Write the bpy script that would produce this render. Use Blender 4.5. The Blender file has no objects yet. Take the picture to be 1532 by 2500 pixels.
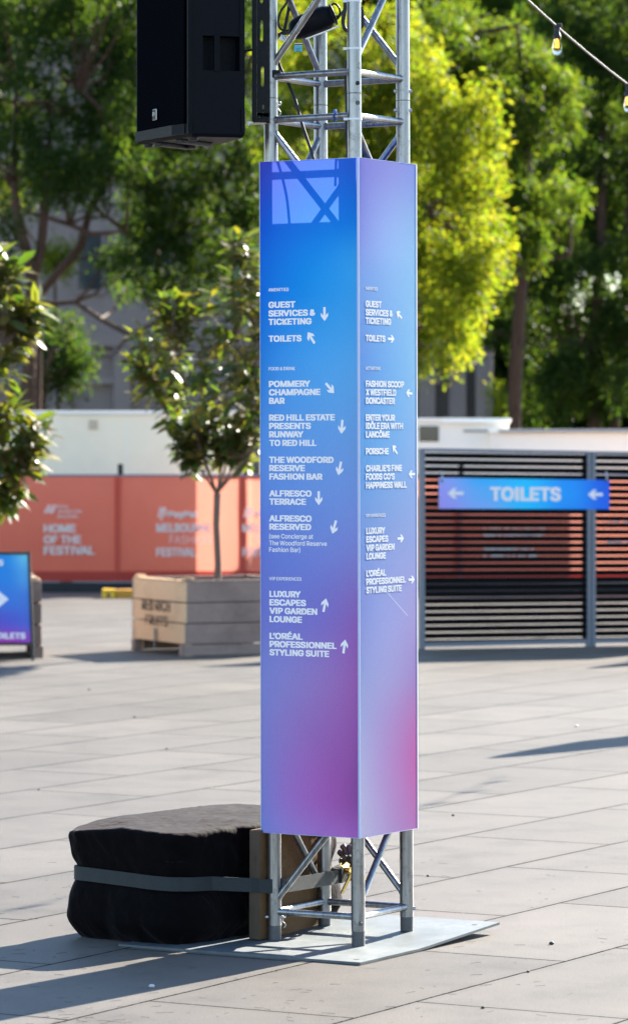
import bpy, bmesh, math, random
import numpy as np
from mathutils import Vector, Matrix, noise

random.seed(7)
SC = bpy.context.scene
COL = SC.collection
PI = math.pi
R = math.radians

# ------------------------------------------------------------------ camera
F = 9375.0            # focal length in photo pixels (photo 1532 x 2500)
CX, HY = 766.0, 1080.0
CAMZ = 1.8
cam = bpy.data.cameras.new("camera")
cam.sensor_fit = 'VERTICAL'
cam.sensor_height = 36.0
cam.sensor_width = 24.0
cam.lens = 135.0
cam.shift_y = -(1250.0 - HY) / 2500.0
cam.clip_start = 0.1
cam.clip_end = 2000
cam.dof.use_dof = True
cam.dof.focus_distance = 13.75
cam.dof.aperture_fstop = 5.6
camo = bpy.data.objects.new("camera", cam)
COL.objects.link(camo)
camo.location = (0, 0, CAMZ)
camo.rotation_euler = (PI / 2, 0, 0)
SC.camera = camo

# ------------------------------------------------------------------ light
SUN_AZ = R(34.5)      # to the right of the view axis, behind the column
SUN_EL = R(28.5)
world = bpy.data.worlds.new("World")
SC.world = world
world.use_nodes = True
wn = world.node_tree
sky = wn.nodes.new("ShaderNodeTexSky")
sky.sky_type = 'NISHITA'
sky.sun_disc = False
sky.sun_elevation = SUN_EL
sky.sun_rotation = SUN_AZ
sky.air_density = 1.0
sky.dust_density = 0.2
sky.ozone_density = 2.5
bg = wn.nodes["Background"]
bg.inputs[1].default_value = 0.066
wn.links.new(sky.outputs[0], bg.inputs[0])

sl = bpy.data.lights.new("sun", 'SUN')
sl.energy = 4.9
sl.angle = R(0.53)
sl.color = (1.0, 0.93, 0.81)
so = bpy.data.objects.new("sun", sl)
COL.objects.link(so)
sd = Vector((math.sin(SUN_AZ) * math.cos(SUN_EL), math.cos(SUN_AZ) * math.cos(SUN_EL), math.sin(SUN_EL)))
so.rotation_euler = sd.to_track_quat('Z', 'Y').to_euler()
so.location = (8, 12, 12)

vs = SC.view_settings
vs.view_transform = 'Standard'
vs.look = 'None'
vs.exposure = 2.45
vs.gamma = 1.0
SC.cycles.max_bounces = 8
SC.cycles.diffuse_bounces = 4
SC.cycles.glossy_bounces = 4
SC.cycles.transmission_bounces = 6
SC.cycles.transparent_max_bounces = 12
SC.cycles.sample_clamp_indirect = 6.0

# ------------------------------------------------------------------ helpers
def V(*a):
    return Vector(a)

def px(x, y, Y):
    """point seen at photo pixel x, y at distance Y"""
    return Vector(((x - CX) / F * Y, Y, CAMZ - (y - HY) / F * Y))

def gpx(x, y):
    Y = CAMZ * F / (y - HY)
    return Vector(((x - CX) / F * Y, Y, 0))

def onplane(x, y, p0, d):
    """pixel x, y on the vertical plane through p0 with horizontal direction d"""
    n = Vector((d.y, -d.x, 0))
    r = Vector(((x - CX) / F, 1, -(y - HY) / F))
    o = Vector((0, 0, CAMZ))
    t = (p0 - o).dot(n) / r.dot(n)
    return o + r * t

def origin(o):
    v = Vector((0, 0, 0))
    while o is not None:
        v = v + o.location
        o = o.parent
    return v

def tag(o, label=None, cat=None, group=None, kind=None):
    if label: o['label'] = label
    if cat: o['category'] = cat
    if group: o['group'] = group
    if kind: o['kind'] = kind
    return o

def thing(name, loc, label, cat, group=None):
    o = bpy.data.objects.new(name, None)
    o.empty_display_size = 0.1
    COL.objects.link(o)
    o.location = loc
    return tag(o, label, cat, group)

class MB:
    def __init__(s):
        s.v = []; s.f = []; s.sm = []
    def add(s, vs, fs, smooth=False):
        b = len(s.v)
        s.v.extend([tuple(v) for v in vs])
        for f in fs:
            s.f.append([b + i for i in f]); s.sm.append(smooth)
        return s
    def box(s, c, size, ax=None, bev=0.0):
        """oriented box: centre, full sizes, axes"""
        c = Vector(c)
        if ax is None: ax = (V(1, 0, 0), V(0, 1, 0), V(0, 0, 1))
        X, Y, Z = [Vector(a) for a in ax]
        hx, hy, hz = size[0] / 2, size[1] / 2, size[2] / 2
        b = min(bev, hx * .9, hy * .9, hz * .9)
        if b <= 0:
            vs = [c + X * hx * i + Y * hy * j + Z * hz * k for k in (-1, 1) for j in (-1, 1) for i in (-1, 1)]
            fs = [(0, 2, 3, 1), (4, 5, 7, 6), (0, 1, 5, 4), (2, 6, 7, 3), (0, 4, 6, 2), (1, 3, 7, 5)]
            return s.add(vs, fs)
        bm = bmesh.new()
        vs = [bm.verts.new((hx * i, hy * j, hz * k)) for k in (-1, 1) for j in (-1, 1) for i in (-1, 1)]
        for f in [(0, 2, 3, 1), (4, 5, 7, 6), (0, 1, 5, 4), (2, 6, 7, 3), (0, 4, 6, 2), (1, 3, 7, 5)]:
            bm.faces.new([vs[i] for i in f])
        bmesh.ops.bevel(bm, geom=bm.edges[:], offset=b, segments=2, affect='EDGES', profile=.6)
        bm.verts.index_update()
        out = [c + X * v.co.x + Y * v.co.y + Z * v.co.z for v in bm.verts]
        s.add(out, [[v.index for v in f.verts] for f in bm.faces])
        bm.free()
        return s
    def bar(s, a, b, w, h, up=(0, 0, 1), bev=0.0):
        """box from a to b; w across, h along up"""
        a = Vector(a); b = Vector(b)
        d = (b - a); L = d.length; d.normalize()
        u = Vector(up); side = d.cross(u).normalized(); u = side.cross(d).normalized()
        return s.box((a + b) / 2, (L, w, h), (d, side, u), bev)
    def tube(s, pts, rad, n=16, caps=True, smooth=True):
        pts = [Vector(p) for p in pts]
        if not hasattr(rad, '__len__'): rad = [rad] * len(pts)
        b = len(s.v)
        t0 = (pts[1] - pts[0]).normalized()
        ref = V(0, 0, 1) if abs(t0.z) < .9 else V(1, 0, 0)
        nrm = t0.cross(ref).normalized()
        for i, p in enumerate(pts):
            if i == 0: t = t0
            elif i == len(pts) - 1: t = (pts[i] - pts[i - 1]).normalized()
            else: t = ((pts[i + 1] - p).normalized() + (p - pts[i - 1]).normalized()).normalized()
            nrm = (nrm - t * nrm.dot(t)).normalized()
            bi = t.cross(nrm)
            for k in range(n):
                a = 2 * PI * k / n
                s.v.append(tuple(p + (nrm * math.cos(a) + bi * math.sin(a)) * rad[i]))
        for i in range(len(pts) - 1):
            for k in range(n):
                s.f.append([b + i * n + k, b + i * n + (k + 1) % n, b + (i + 1) * n + (k + 1) % n, b + (i + 1) * n + k]); s.sm.append(smooth)
        if caps:
            for st in (b, b + (len(pts) - 1) * n):      # caps on vertices of their own, so the wall stays smooth
                e = len(s.v)
                s.v.extend(s.v[st:st + n])
                s.f.append([e + k for k in range(n)]); s.sm.append(False)
        return s
    def lathe(s, c, prof, ax=(0, 0, 1), n=24):
        c = Vector(c); ax = Vector(ax).normalized()
        pts = [c + ax * z for r, z in prof]
        ref = V(0, 0, 1) if abs(ax.z) < .9 else V(1, 0, 0)
        nx = ax.cross(ref).normalized(); ny = ax.cross(nx)
        b = len(s.v)
        for (r, z), p in zip(prof, pts):
            for k in range(n):
                a = 2 * PI * k / n
                s.v.append(tuple(p + (nx * math.cos(a) + ny * math.sin(a)) * r))
        for i in range(len(prof) - 1):
            for k in range(n):
                s.f.append([b + i * n + k, b + i * n + (k + 1) % n, b + (i + 1) * n + (k + 1) % n, b + (i + 1) * n + k]); s.sm.append(True)
        return s
    def prism(s, poly, z0, z1):
        n = len(poly)
        vs = [(p[0], p[1], z0) for p in poly] + [(p[0], p[1], z1) for p in poly]
        fs = [[i, (i + 1) % n, n + (i + 1) % n, n + i] for i in range(n)]
        fs += [list(range(n))[::-1], [n + i for i in range(n)]]
        return s.add(vs, fs)
    def quad(s, a, b, c, d):
        return s.add([a, b, c, d], [(0, 1, 2, 3)])
    def build(s, name, mat, parent=None):
        me = bpy.data.meshes.new(name)
        o0 = origin(parent)
        me.from_pydata([(v[0] - o0.x, v[1] - o0.y, v[2] - o0.z) for v in s.v], [], s.f)
        me.polygons.foreach_set('use_smooth', s.sm)
        bm = bmesh.new(); bm.from_mesh(me)
        bmesh.ops.recalc_face_normals(bm, faces=bm.faces)
        bm.to_mesh(me); bm.free()
        me.materials.append(mat)
        o = bpy.data.objects.new(name, me)
        COL.objects.link(o)
        o.parent = parent
        return o

# ------------------------------------------------------------------ materials
def srgb(r, g, b):
    f = lambda c: (c / 255 / 12.92) if c / 255 <= .04045 else ((c / 255 + .055) / 1.055) ** 2.4
    return (f(r), f(g), f(b))

class NT:
    def __init__(s, name):
        s.m = bpy.data.materials.new(name); s.m.use_nodes = True
        s.t = s.m.node_tree; s.n = s.t.nodes; s.n.clear()
        s.out = s.new('OutputMaterial')
    def new(s, kind, **kw):
        n = s.n.new('ShaderNode' + kind)
        for k, v in kw.items():
            if k.startswith('_'): setattr(n, k[1:], v)
            else:
                n.inputs[int(k[1:]) if k[0] == 'i' and k[1:].isdigit() else k.replace('__', ' ')].default_value = v
        return n
    def link(s, a, b, ao=0, bi=0):
        s.t.links.new(a.outputs[ao], b.inputs[bi]); return b
    def math(s, op, a, b=None, c=None):
        n = s.new('Math', _operation=op)
        for i, q in enumerate((a, b, c)):
            if q is None: continue
            if isinstance(q, (int, float)): n.inputs[i].default_value = q
            else: s.t.links.new(q, n.inputs[i])
        return n.outputs[0]
    def coord(s, kind='Object', scale=(1, 1, 1), rot=(0, 0, 0)):
        tc = s.new('TexCoord'); mp = s.new('Mapping')
        s.t.links.new(tc.outputs[kind], mp.inputs[0])
        mp.inputs['Scale'].default_value = scale
        mp.inputs['Rotation'].default_value = rot
        return mp.outputs[0]
    def noise(s, co, scale, detail=4, rough=.55, out=0):
        n = s.new('TexNoise'); n.inputs['Scale'].default_value = scale
        n.inputs['Detail'].default_value = detail; n.inputs['Roughness'].default_value = rough
        if co is not None: s.t.links.new(co, n.inputs['Vector'])
        return n.outputs[out]
    def ramp(s, fac, stops):
        n = s.new('ValToRGB'); cr = n.color_ramp
        while len(cr.elements) < len(stops): cr.elements.new(.5)
        for e, (p, c) in zip(cr.elements, stops):
            e.position = p; e.color = (c[0], c[1], c[2], 1)
        s.t.links.new(fac, n.inputs[0]); return n.outputs[0]
    def mix(s, fac, a, b, mode='MIX'):
        n = s.new('Mix', _data_type='RGBA', _blend_type=mode)
        for i, q in ((0, fac), (6, a), (7, b)):
            if isinstance(q, (int, float)): n.inputs[i].default_value = q
            elif isinstance(q, tuple): n.inputs[i].default_value = (q[0], q[1], q[2], 1)
            else: s.t.links.new(q, n.inputs[i])
        return n.outputs[2]
    def bump(s, h, dist=.01, strength=1.0):
        n = s.new('Bump'); n.inputs['Distance'].default_value = dist; n.inputs['Strength'].default_value = strength
        s.t.links.new(h, n.inputs['Height']); return n.outputs[0]
    def principled(s, col, rough=.5, metal=0.0, nrm=None, spec=.5, **kw):
        p = s.new('BsdfPrincipled')
        for k, q in (('Base Color', col), ('Roughness', rough), ('Metallic', metal), ('Normal', nrm), ('Specular IOR Level', spec)):
            if q is None: continue
            if isinstance(q, tuple): p.inputs[k].default_value = (q[0], q[1], q[2], 1)
            elif isinstance(q, (int, float)): p.inputs[k].default_value = q
            else: s.t.links.new(q, p.inputs[k])
        for k, q in kw.items(): p.inputs[k.replace('__', ' ')].default_value = q
        return p
    def done(s, sh, out=0):
        s.t.links.new(sh.outputs[out], s.out.inputs[0]); return s.m

def simple(name, col, rough=.5, metal=0., var=.12, scale=20, bump=0., spec=.5, stretch=(1, 1, 1)):
    t = NT(name)
    co = t.coord('Object', stretch)
    n = t.noise(co, scale, 5)
    c = t.mix(n, tuple(x * (1 - var) for x in col), tuple(min(1, x * (1 + var)) for x in col))
    r = t.math('ADD', t.math('MULTIPLY', t.noise(co, scale * 2.3, 3), .25), rough - .12)
    nr = t.bump(t.noise(co, scale * 4, 3), bump) if bump else None
    return t.done(t.principled(c, r, metal, nr, spec))

M = {}
def mat_alu():
    t = NT('aluminium')
    co = t.coord('Object', (1, 1, .12))
    co2 = t.coord('Object')
    n = t.noise(co, 60, 4)
    c = t.ramp(n, [(.3, (.22, .225, .235)), (.7, (.37, .375, .39))])
    d = t.noise(co2, 30, 7, .75)
    c = t.mix(t.ramp(d, [(.54, (0, 0, 0)), (.72, (1, 1, 1))]), c, (.12, .115, .11))
    r = t.math('ADD', t.math('MULTIPLY', n, .3), .17)
    return t.done(t.principled(c, r, .9, t.bump(d, .0006)))
M['alu'] = mat_alu()
M['alu_dark'] = simple('grey_sleeve', (.10, .10, .105), .55, .4, .3, 60)
M['steel'] = simple('steel_pin', (.5, .5, .52), .35, 1., .3, 80)
def mat_plate():
    t = NT('galvanised_plate')
    co = t.coord('Object')
    vo = t.new('TexVoronoi'); vo.inputs['Scale'].default_value = 55
    t.t.links.new(co, vo.inputs[0])
    c = t.mix(vo.outputs['Color'], (.105, .125, .132), (.14, .155, .162))
    n = t.noise(co, 5, 6, .65)
    c = t.mix(t.ramp(n, [(.40, (0, 0, 0)), (.66, (.85, .85, .85))]), c, (.062, .080, .086))
    sp = t.noise(co, 120, 2)
    c = t.mix(t.ramp(sp, [(.70, (0, 0, 0)), (.76, (1, 1, 1))]), c, (.11, .11, .105))
    return t.done(t.principled(c, .55, .12, t.bump(n, .001)))
M['plate'] = mat_plate()

M['black_plastic'] = simple('black_plastic', (.0022, .0034, .0065), .5, 0, .3, 60, .0006, .10)
M['black_metal'] = simple('black_metal', (.0028, .004, .0075), .38, 0, .3, 30, 0, .14)
M['rubber'] = simple('black_rubber', (.015, .015, .017), .6)
M['white_plastic'] = simple('white_plastic', (.75, .77, .8), .4)
M['blue_plastic'] = simple('blue_plastic', (.02, .12, .45), .4)
M['yellow_plastic'] = simple('yellow_plastic', (.85, .50, .02), .5)
M['teal_tag'] = simple('teal_tag', (.08, .42, .55), .5)
M['ink'] = simple('black_ink', (.02, .02, .02), .7)
M['stencil_ink'] = simple('faded_stencil_ink', (.13, .08, .05), .8, 0, .5, 14)
M['frame_grey'] = simple('powder_coat_grey', (.17, .19, .23), .42, .3, .1, 10)
M['slat'] = simple('charcoal_slat', (.005, .0045, .005), .6, 0, .3, 12, 0, .06)
M['sign_frame'] = simple('black_frame', (.008, .009, .014), .45)
M['kerb_rubber'] = simple('black_barrier', (.012, .012, .014), .7)
M['rail_grey'] = simple('grey_rail', (.34, .34, .34), .5)
M['gold'] = simple('gold_zinc', (.75, .55, .18), .28, 1., .3, 90)
M['soil'] = simple('soil', (.05, .035, .025), .9, 0, .5, 25, .02)
M['parasol'] = simple('parasol_cloth', (.5, .48, .44), .8)

def mat_white(name, col, scale=1.5):
    t = NT(name)
    co = t.coord('Object', (1, 1, 1))
    n = t.noise(co, scale, 6, .6)
    c = t.mix(t.ramp(n, [(.45, (0, 0, 0)), (.75, (.7, .7, .7))]), col, tuple(x * .86 for x in col))
    return t.done(t.principled(c, .45))
M['hut'] = mat_white('cream_hut_panel', (.98, .84, .63))
M['van'] = mat_white('white_van_panel', (.92, .87, .78))
M['vent'] = simple('tan_vent', (.62, .5, .36), .6)
M['glass'] = simple('dark_glass', (.03, .04, .05), .08)

def mat_pavement():
    t = NT('pavement')
    co = t.coord('Object')
    sep = t.new('SeparateXYZ'); t.t.links.new(co, sep.inputs[0])
    x, y = sep.outputs[0], sep.outputs[1]
    a = R(29.5)
    wob = t.noise(co, 2.2, 3)
    wob2 = t.math('MULTIPLY', t.math('SUBTRACT', wob, .5), .012)
    u = t.math('ADD', t.math('MULTIPLY', x, math.sin(a)), t.math('MULTIPLY', y, math.cos(a)))
    p = t.math('ADD', t.math('MULTIPLY', x, math.cos(a)), t.math('MULTIPLY', y, -math.sin(a)))
    p = t.math('ADD', p, wob2)
    # rows .755 m wide; joint at p = -5.80, -6.56 ...
    rp = t.math('DIVIDE', t.math('ADD', p, 5.80), .755)
    row = t.math('FLOOR', rp)
    wn_ = t.new('TexWhiteNoise', _noise_dimensions='1D'); t.t.links.new(row, wn_.inputs['W'])
    fp = t.math('SUBTRACT', rp, row)
    # stagger the cross joints
    ru = t.math('ADD', t.math('DIVIDE', u, 1.51), t.math('ADD', t.math('MULTIPLY', row, .68), t.math('MULTIPLY', wn_.outputs[0], .12)))
    ru = t.math('ADD', ru, .70)
    cu = t.math('FLOOR', ru)
    fu = t.math('SUBTRACT', ru, cu)
    dp = t.math('MULTIPLY', t.math('MINIMUM', fp, t.math('SUBTRACT', 1, fp)), .755)
    du = t.math('MULTIPLY', t.math('MINIMUM', fu, t.math('SUBTRACT', 1, fu)), 1.51)
    d = t.math('MINIMUM', dp, du)
    edge = t.math('ADD', d, t.math('MULTIPLY', t.math('SUBTRACT', t.noise(co, 45, 3), .5), .008))
    jw = t.math('ADD', .0018, t.math('MULTIPLY', t.noise(co, 1.7, 3), .0052))
    joint = t.math('LESS_THAN', edge, jw)
    # tile tone
    cell = t.new('CombineXYZ'); t.t.links.new(row, cell.inputs[0]); t.t.links.new(cu, cell.inputs[1])
    wc = t.new('TexWhiteNoise', _noise_dimensions='2D'); t.t.links.new(cell.outputs[0], wc.inputs['Vector'])
    tone = t.math('ADD', .86, t.math('MULTIPLY', wc.outputs[0], .28))
    big = t.noise(co, .55, 5, .6)
    stain = t.noise(co, 2.6, 7, .68)
    sp = t.noise(co, 210, 3, .75)
    sp2 = t.noise(co, 130, 3, .7)
    base = t.ramp(sp, [(.30, (.012, .0105, .009)), (.46, (.078, .0695, .062)), (.60, (.138, .125, .112)), (.72, (.31, .288, .264))])
    base = t.mix(t.math('MULTIPLY', sp2, .45), base, (.064, .058, .052))
    base = t.mix(1.0, base, t.ramp(big, [(.3, (.88, .87, .86)), (.7, (1.12, 1.1, 1.08))]), 'MULTIPLY')
    base = t.mix(1.0, base, t.ramp(stain, [(.30, (.70, .69, .68)), (.50, (1.0, 1.0, 1.0)), (.75, (1.16, 1.13, 1.09))]), 'MULTIPLY')
    tc = t.new('CombineColor'); 
    for i in range(3): t.t.links.new(tone, tc.inputs[i])
    base = t.mix(1.0, base, tc.outputs[0], 'MULTIPLY')
    dirt = t.math('MULTIPLY', t.math('MAXIMUM', t.math('SUBTRACT', 1, t.math('DIVIDE', d, .05)), 0), t.noise(co, 9, 5, .7))
    base = t.mix(t.math('MULTIPLY', dirt, .75), base, (.05, .044, .038))
    vo = t.new('TexVoronoi'); vo.inputs['Scale'].default_value = 1.6; vo.inputs['Randomness'].default_value = 1.0
    t.t.links.new(co, vo.inputs[0])
    gum = t.math('LESS_THAN', t.math('ADD', vo.outputs['Distance'], t.math('MULTIPLY', t.noise(co, 30, 2), .03)), .048)
    base = t.mix(t.math('MULTIPLY', gum, .38), base, (.03, .028, .026))
    base = t.mix(joint, base, (.006, .0055, .005))
    h = t.math('SUBTRACT', t.math('MULTIPLY', sp, .5), t.math('MULTIPLY', joint, 3))
    rough = t.math('SUBTRACT', .66, t.math('MULTIPLY', sp2, .2))
    p_ = t.principled(base, rough, 0, t.bump(h, .0022), .10)
    t.t.links.new(t.math('MULTIPLY', t.math('SUBTRACT', 1, joint), .065), p_.inputs['Sheen Weight'])
    t.t.links.new(t.math('MULTIPLY', t.math('SUBTRACT', 1, joint), .10), p_.inputs['Specular IOR Level'])
    p_.inputs['Sheen Roughness'].default_value = .3
    p_.inputs['Sheen Tint'].default_value = (1, .96, .92, 1)
    return t.done(p_)
M['pavement'] = mat_pavement()

def mat_panel():
    t = NT('printed_corflute')
    at = t.new('Attribute', _attribute_name='print')
    uv = t.new('UVMap')
    w = t.new('TexWave'); w.inputs['Scale'].default_value = 1.0
    w.wave_type = 'BANDS'; w.bands_direction = 'X'
    mp = t.new('Mapping'); mp.inputs['Scale'].default_value = (22, 1, 1)
    t.t.links.new(uv.outputs[0], mp.inputs[0]); t.t.links.new(mp.outputs[0], w.inputs[0])
    nr = t.bump(w.outputs[1], .0005, .6)
    co = t.coord('Object')
    gr = t.noise(co, 420, 2)
    c = t.mix(1.0, at.outputs[0], t.ramp(gr, [(.3, (.90, .90, .90)), (.7, (1.08, 1.08, 1.08))]), 'MULTIPLY')
    p = t.principled(c, .5, 0, nr, .10)
    tr = t.new('BsdfTranslucent')
    c2 = t.mix(.17, c, (.75, .72, .85))
    t.t.links.new(c2, tr.inputs[0])
    mx = t.new('MixShader'); mx.inputs[0].default_value = .115
    t.link(p, mx, 0, 1); t.link(tr, mx, 0, 2)
    return t.done(mx)
M['panel'] = mat_panel()
def mat_trans(name, col, f=.3, rough=.5):
    t = NT(name)
    p = t.principled(col, rough, 0, None, .3)
    tr = t.new('BsdfTranslucent'); tr.inputs[0].default_value = (*col, 1)
    mx = t.new('MixShader'); mx.inputs[0].default_value = f
    t.link(p, mx, 0, 1); t.link(tr, mx, 0, 2)
    return t.done(mx)
M['edge'] = mat_trans('white_cut_edge', (.60, .66, .88), .2)
M['letter'] = simple('white_vinyl', (.95, .90, .91), .5, 0, .03, 60, 0, .3)
M['letter_side'] = simple('side_vinyl_dimmed', (.74, .75, .78), .5, 0, .03, 60, 0, .1)  # dimmer copy of the vinyl, offsetting grazing sun on the side face

def mat_mesh_banner():
    t = NT('red_fence_mesh')
    co = t.coord('Object')
    n = t.noise(co, 3, 4)
    w1 = t.new('TexWave'); w1.inputs['Scale'].default_value = 12; w1.bands_direction = 'Z'; w1.inputs['Distortion'].default_value = 1.5
    t.t.links.new(co, w1.inputs[0])
    c = t.mix(n, (.90, .155, .085), (.97, .20, .115))
    c = t.mix(t.math('MULTIPLY', w1.outputs[1], .18), c, (.85, .30, .22))
    gb = t.new('NewGeometry')
    c = t.mix(gb.outputs['Backfacing'], c, (.50, .33, .26))
    df = t.new('BsdfDiffuse'); t.t.links.new(c, df.inputs[0])
    tr = t.new('BsdfTranslucent'); tr.inputs[0].default_value = (.98, .40, .30, 1)
    tp = t.new('BsdfTransparent')
    m1 = t.new('MixShader'); m1.inputs[0].default_value = .20
    t.link(df, m1, 0, 1); t.link(tr, m1, 0, 2)
    m2 = t.new('MixShader'); m2.inputs[0].default_value = .05
    t.link(m1, m2, 0, 1); t.link(tp, m2, 0, 2)
    return t.done(m2)
M['banner'] = mat_mesh_banner()
M['banner_ink'] = mat_trans('white_banner_print', (.96, .88, .83), .4)

def mat_cloth():
    t = NT('black_cloth')
    co = t.coord('Object')
    n = t.noise(co, 6, 6, .6)
    c = t.mix(n, (.0017, .0014, .0017), (.0034, .0027, .0032))
    fine = t.noise(co, 900, 2)
    wr = t.noise(t.coord('Object', (6, 26, 10), (0, 0, R(-35))), 1.0, 4, .6)
    p = t.principled(c, .8, 0, t.bump(t.math('ADD', t.math('ADD', t.math('MULTIPLY', n, 2.5), t.math('MULTIPLY', wr, 2.2)), t.math('MULTIPLY', fine, .10)), .0035), .06)
    p.inputs['Sheen Weight'].default_value = .062
    p.inputs['Sheen Roughness'].default_value = .4
    p.inputs['Sheen Tint'].default_value = (.92, .78, .84, 1)
    return t.done(p)
M['cloth'] = mat_cloth()
def mat_strap():
    t = NT('webbing')
    co = t.coord('Object')
    w = t.noise(co, 700, 2, .7)
    n = t.noise(co, 160, 4)
    c = t.mix(n, (.014, .020, .022), (.034, .043, .046))
    p = t.principled(c, .6, 0, t.bump(w, .0012), .35)
    return t.done(p)
M['strap'] = mat_strap()

def mat_wood(name, c0, c1, dark, along='X', scale=1.0):
    t = NT(name)
    sc = {'X': (1.2, 14, 14), 'Y': (14, 1.2, 14), 'Z': (14, 14, 1.2)}[along]
    co = t.coord('Object', tuple(q * scale for q in sc))
    co2 = t.coord('Object')
    n = t.noise(co, 2.2, 7, .65)
    b = t.noise(co2, 2.5, 4)
    c = t.mix(n, c0, c1)
    c = t.mix(t.ramp(b, [(.5, (0, 0, 0)), (.8, (.8, .8, .8))]), c, dark)
    k = t.noise(co, 7, 3)
    c = t.mix(t.ramp(k, [(.62, (0, 0, 0)), (.72, (.7, .7, .7))]), c, dark)
    return t.done(t.principled(c, .75, 0, t.bump(n, .004), .25))
M['crate_new'] = mat_wood('pale_crate_timber', (.72, .45, .25), (.88, .58, .34), (.40, .24, .13))
M['crate_old'] = mat_wood('weathered_crate_timber', (.27, .185, .15), (.37, .265, .22), (.14, .095, .08))
M['sleeper'] = mat_wood('hardwood_sleeper', (.10, .052, .022), (.19, .105, .045), (.045, .024, .012))
M['sleeper_end'] = mat_wood('sawn_end', (.072, .052, .035), (.115, .083, .056), (.036, .026, .02), 'Z')
M['bark'] = mat_wood('brown_bark', (.04, .022, .015), (.09, .05, .035), (.02, .012, .009), 'Z', .5)
M['bark_grey'] = mat_wood('grey_bark', (.12, .08, .06), (.22, .15, .115), (.05, .036, .03), 'Z', 2)

def mat_leaf(name, cols, trans, tf=.45, rough=.6, spec=.10, under=None):
    t = NT(name)
    g = t.new('NewGeometry')
    c = t.ramp(g.outputs['Random Per Island'], [(i / max(1, len(cols) - 1), q) for i, q in enumerate(cols)])
    ct = t.ramp(g.outputs['Random Per Island'], [(i / max(1, len(trans) - 1), q) for i, q in enumerate(trans)])
    if under is not None:
        c = t.mix(g.outputs['Backfacing'], c, under)
    p = t.principled(c, rough, 0, None, spec)
    tr = t.new('BsdfTranslucent'); t.t.links.new(ct, tr.inputs[0])
    mx = t.new('MixShader'); mx.inputs[0].default_value = tf
    t.link(p, mx, 0, 1); t.link(tr, mx, 0, 2)
    return t.done(mx)
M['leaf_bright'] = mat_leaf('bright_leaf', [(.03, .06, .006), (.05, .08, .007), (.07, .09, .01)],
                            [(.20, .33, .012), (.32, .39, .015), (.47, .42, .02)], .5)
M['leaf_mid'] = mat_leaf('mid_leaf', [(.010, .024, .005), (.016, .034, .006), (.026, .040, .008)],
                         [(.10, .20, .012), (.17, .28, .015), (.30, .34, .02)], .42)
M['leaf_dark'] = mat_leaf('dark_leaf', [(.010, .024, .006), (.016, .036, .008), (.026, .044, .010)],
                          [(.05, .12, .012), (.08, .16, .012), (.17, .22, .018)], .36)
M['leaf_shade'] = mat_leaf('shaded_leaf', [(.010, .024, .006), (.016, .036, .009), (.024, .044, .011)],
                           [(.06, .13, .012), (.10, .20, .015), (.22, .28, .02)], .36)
M['leaf_magnolia'] = mat_leaf('glossy_leaf', [(.030, .050, .015), (.044, .068, .017), (.085, .080, .018), (.17, .10, .035), (.09, .075, .02)],
                              [(.10, .22, .012), (.20, .33, .015), (.30, .38, .02), (.42, .36, .02)], .28, .42, .55, (.075, .052, .022))

def mat_wall():
    t = NT('grey_render')
    co = t.coord('Object')
    n = t.noise(co, .8, 7, .6)
    co2 = t.coord('Object', (2, 2, .25))
    s = t.noise(co2, 1.5, 5)
    c = t.mix(n, (.20, .165, .155), (.27, .225, .21))
    c = t.mix(t.ramp(s, [(.5, (0, 0, 0)), (.75, (.6, .6, .6))]), c, (.155, .13, .125))
    return t.done(t.principled(c, .8))
M['wall'] = mat_wall()

# ------------------------------------------------------------------ ground
mb = MB()
mb.quad(V(-300, -60, 0), V(300, -60, 0), V(300, 500, 0), V(-300, 500, 0))
g = mb.build('pavement', M['pavement'])
tag(g, kind='structure', label='grey stone paving slabs with thin dark joints', cat='pavement')

# ------------------------------------------------------------------ lettering
FONT = None
try:
    FONT = bpy.data.fonts.load(bpy.utils.system_resource('DATAFILES') + '/fonts/Inter.woff2')
except Exception:
    FONT = None

_gc = {}
CAPH = [None]
def glyph(c):
    """(vertices, faces, advance) of one character; the capital I is a plain bar"""
    if c in _gc: return _gc[c]
    def width(body):
        cu = bpy.data.curves.new('t', 'FONT')
        if FONT: cu.font = FONT
        cu.body = body; cu.size = 1.0; cu.resolution_u = 3
        o = bpy.data.objects.new('t', cu); COL.objects.link(o)
        dg = bpy.context.evaluated_depsgraph_get()
        me = bpy.data.meshes.new_from_object(o.evaluated_get(dg))
        vs = np.array([v.co[:] for v in me.vertices]).reshape(-1, 3)
        fs = [list(p.vertices) for p in me.polygons]
        bpy.data.objects.remove(o); bpy.data.curves.remove(cu); bpy.data.meshes.remove(me)
        return vs, fs
    HH = width('HH')[0]
    CAPH[0] = HH[:, 1].max()
    hh = HH[:, 0]
    hch = width('H' + c + 'H')[0][:, 0]
    adv = (hch.max() - hch.min()) - (hh.max() - hh.min())
    if c == 'I':
        r = (np.array([(.085, 0, 0), (.155, 0, 0), (.155, CAPH[0], 0), (.085, CAPH[0], 0)]), [[0, 1, 2, 3]], .24)
    elif c == ' ':
        r = (np.zeros((0, 3)), [], adv * .85)
    else:
        vs, fs = width(c)
        r = (vs, fs, adv)
    _gc[c] = r
    return r
_kern = {('A', 'V'): -.06, ('V', 'A'): -.06, ('A', 'Y'): -.07, ('T', 'A'): -.06, ('L', 'T'): -.06, ('A', 'T'): -.06, ('L', 'Y'): -.07, ('W', 'A'): -.05, ('R', 'Y'): -.03, ('L', '\u2019'): -.10, ('P', 'A'): -.06, ('F', 'A'): -.05, ('F', 'R'): 0}
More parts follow.
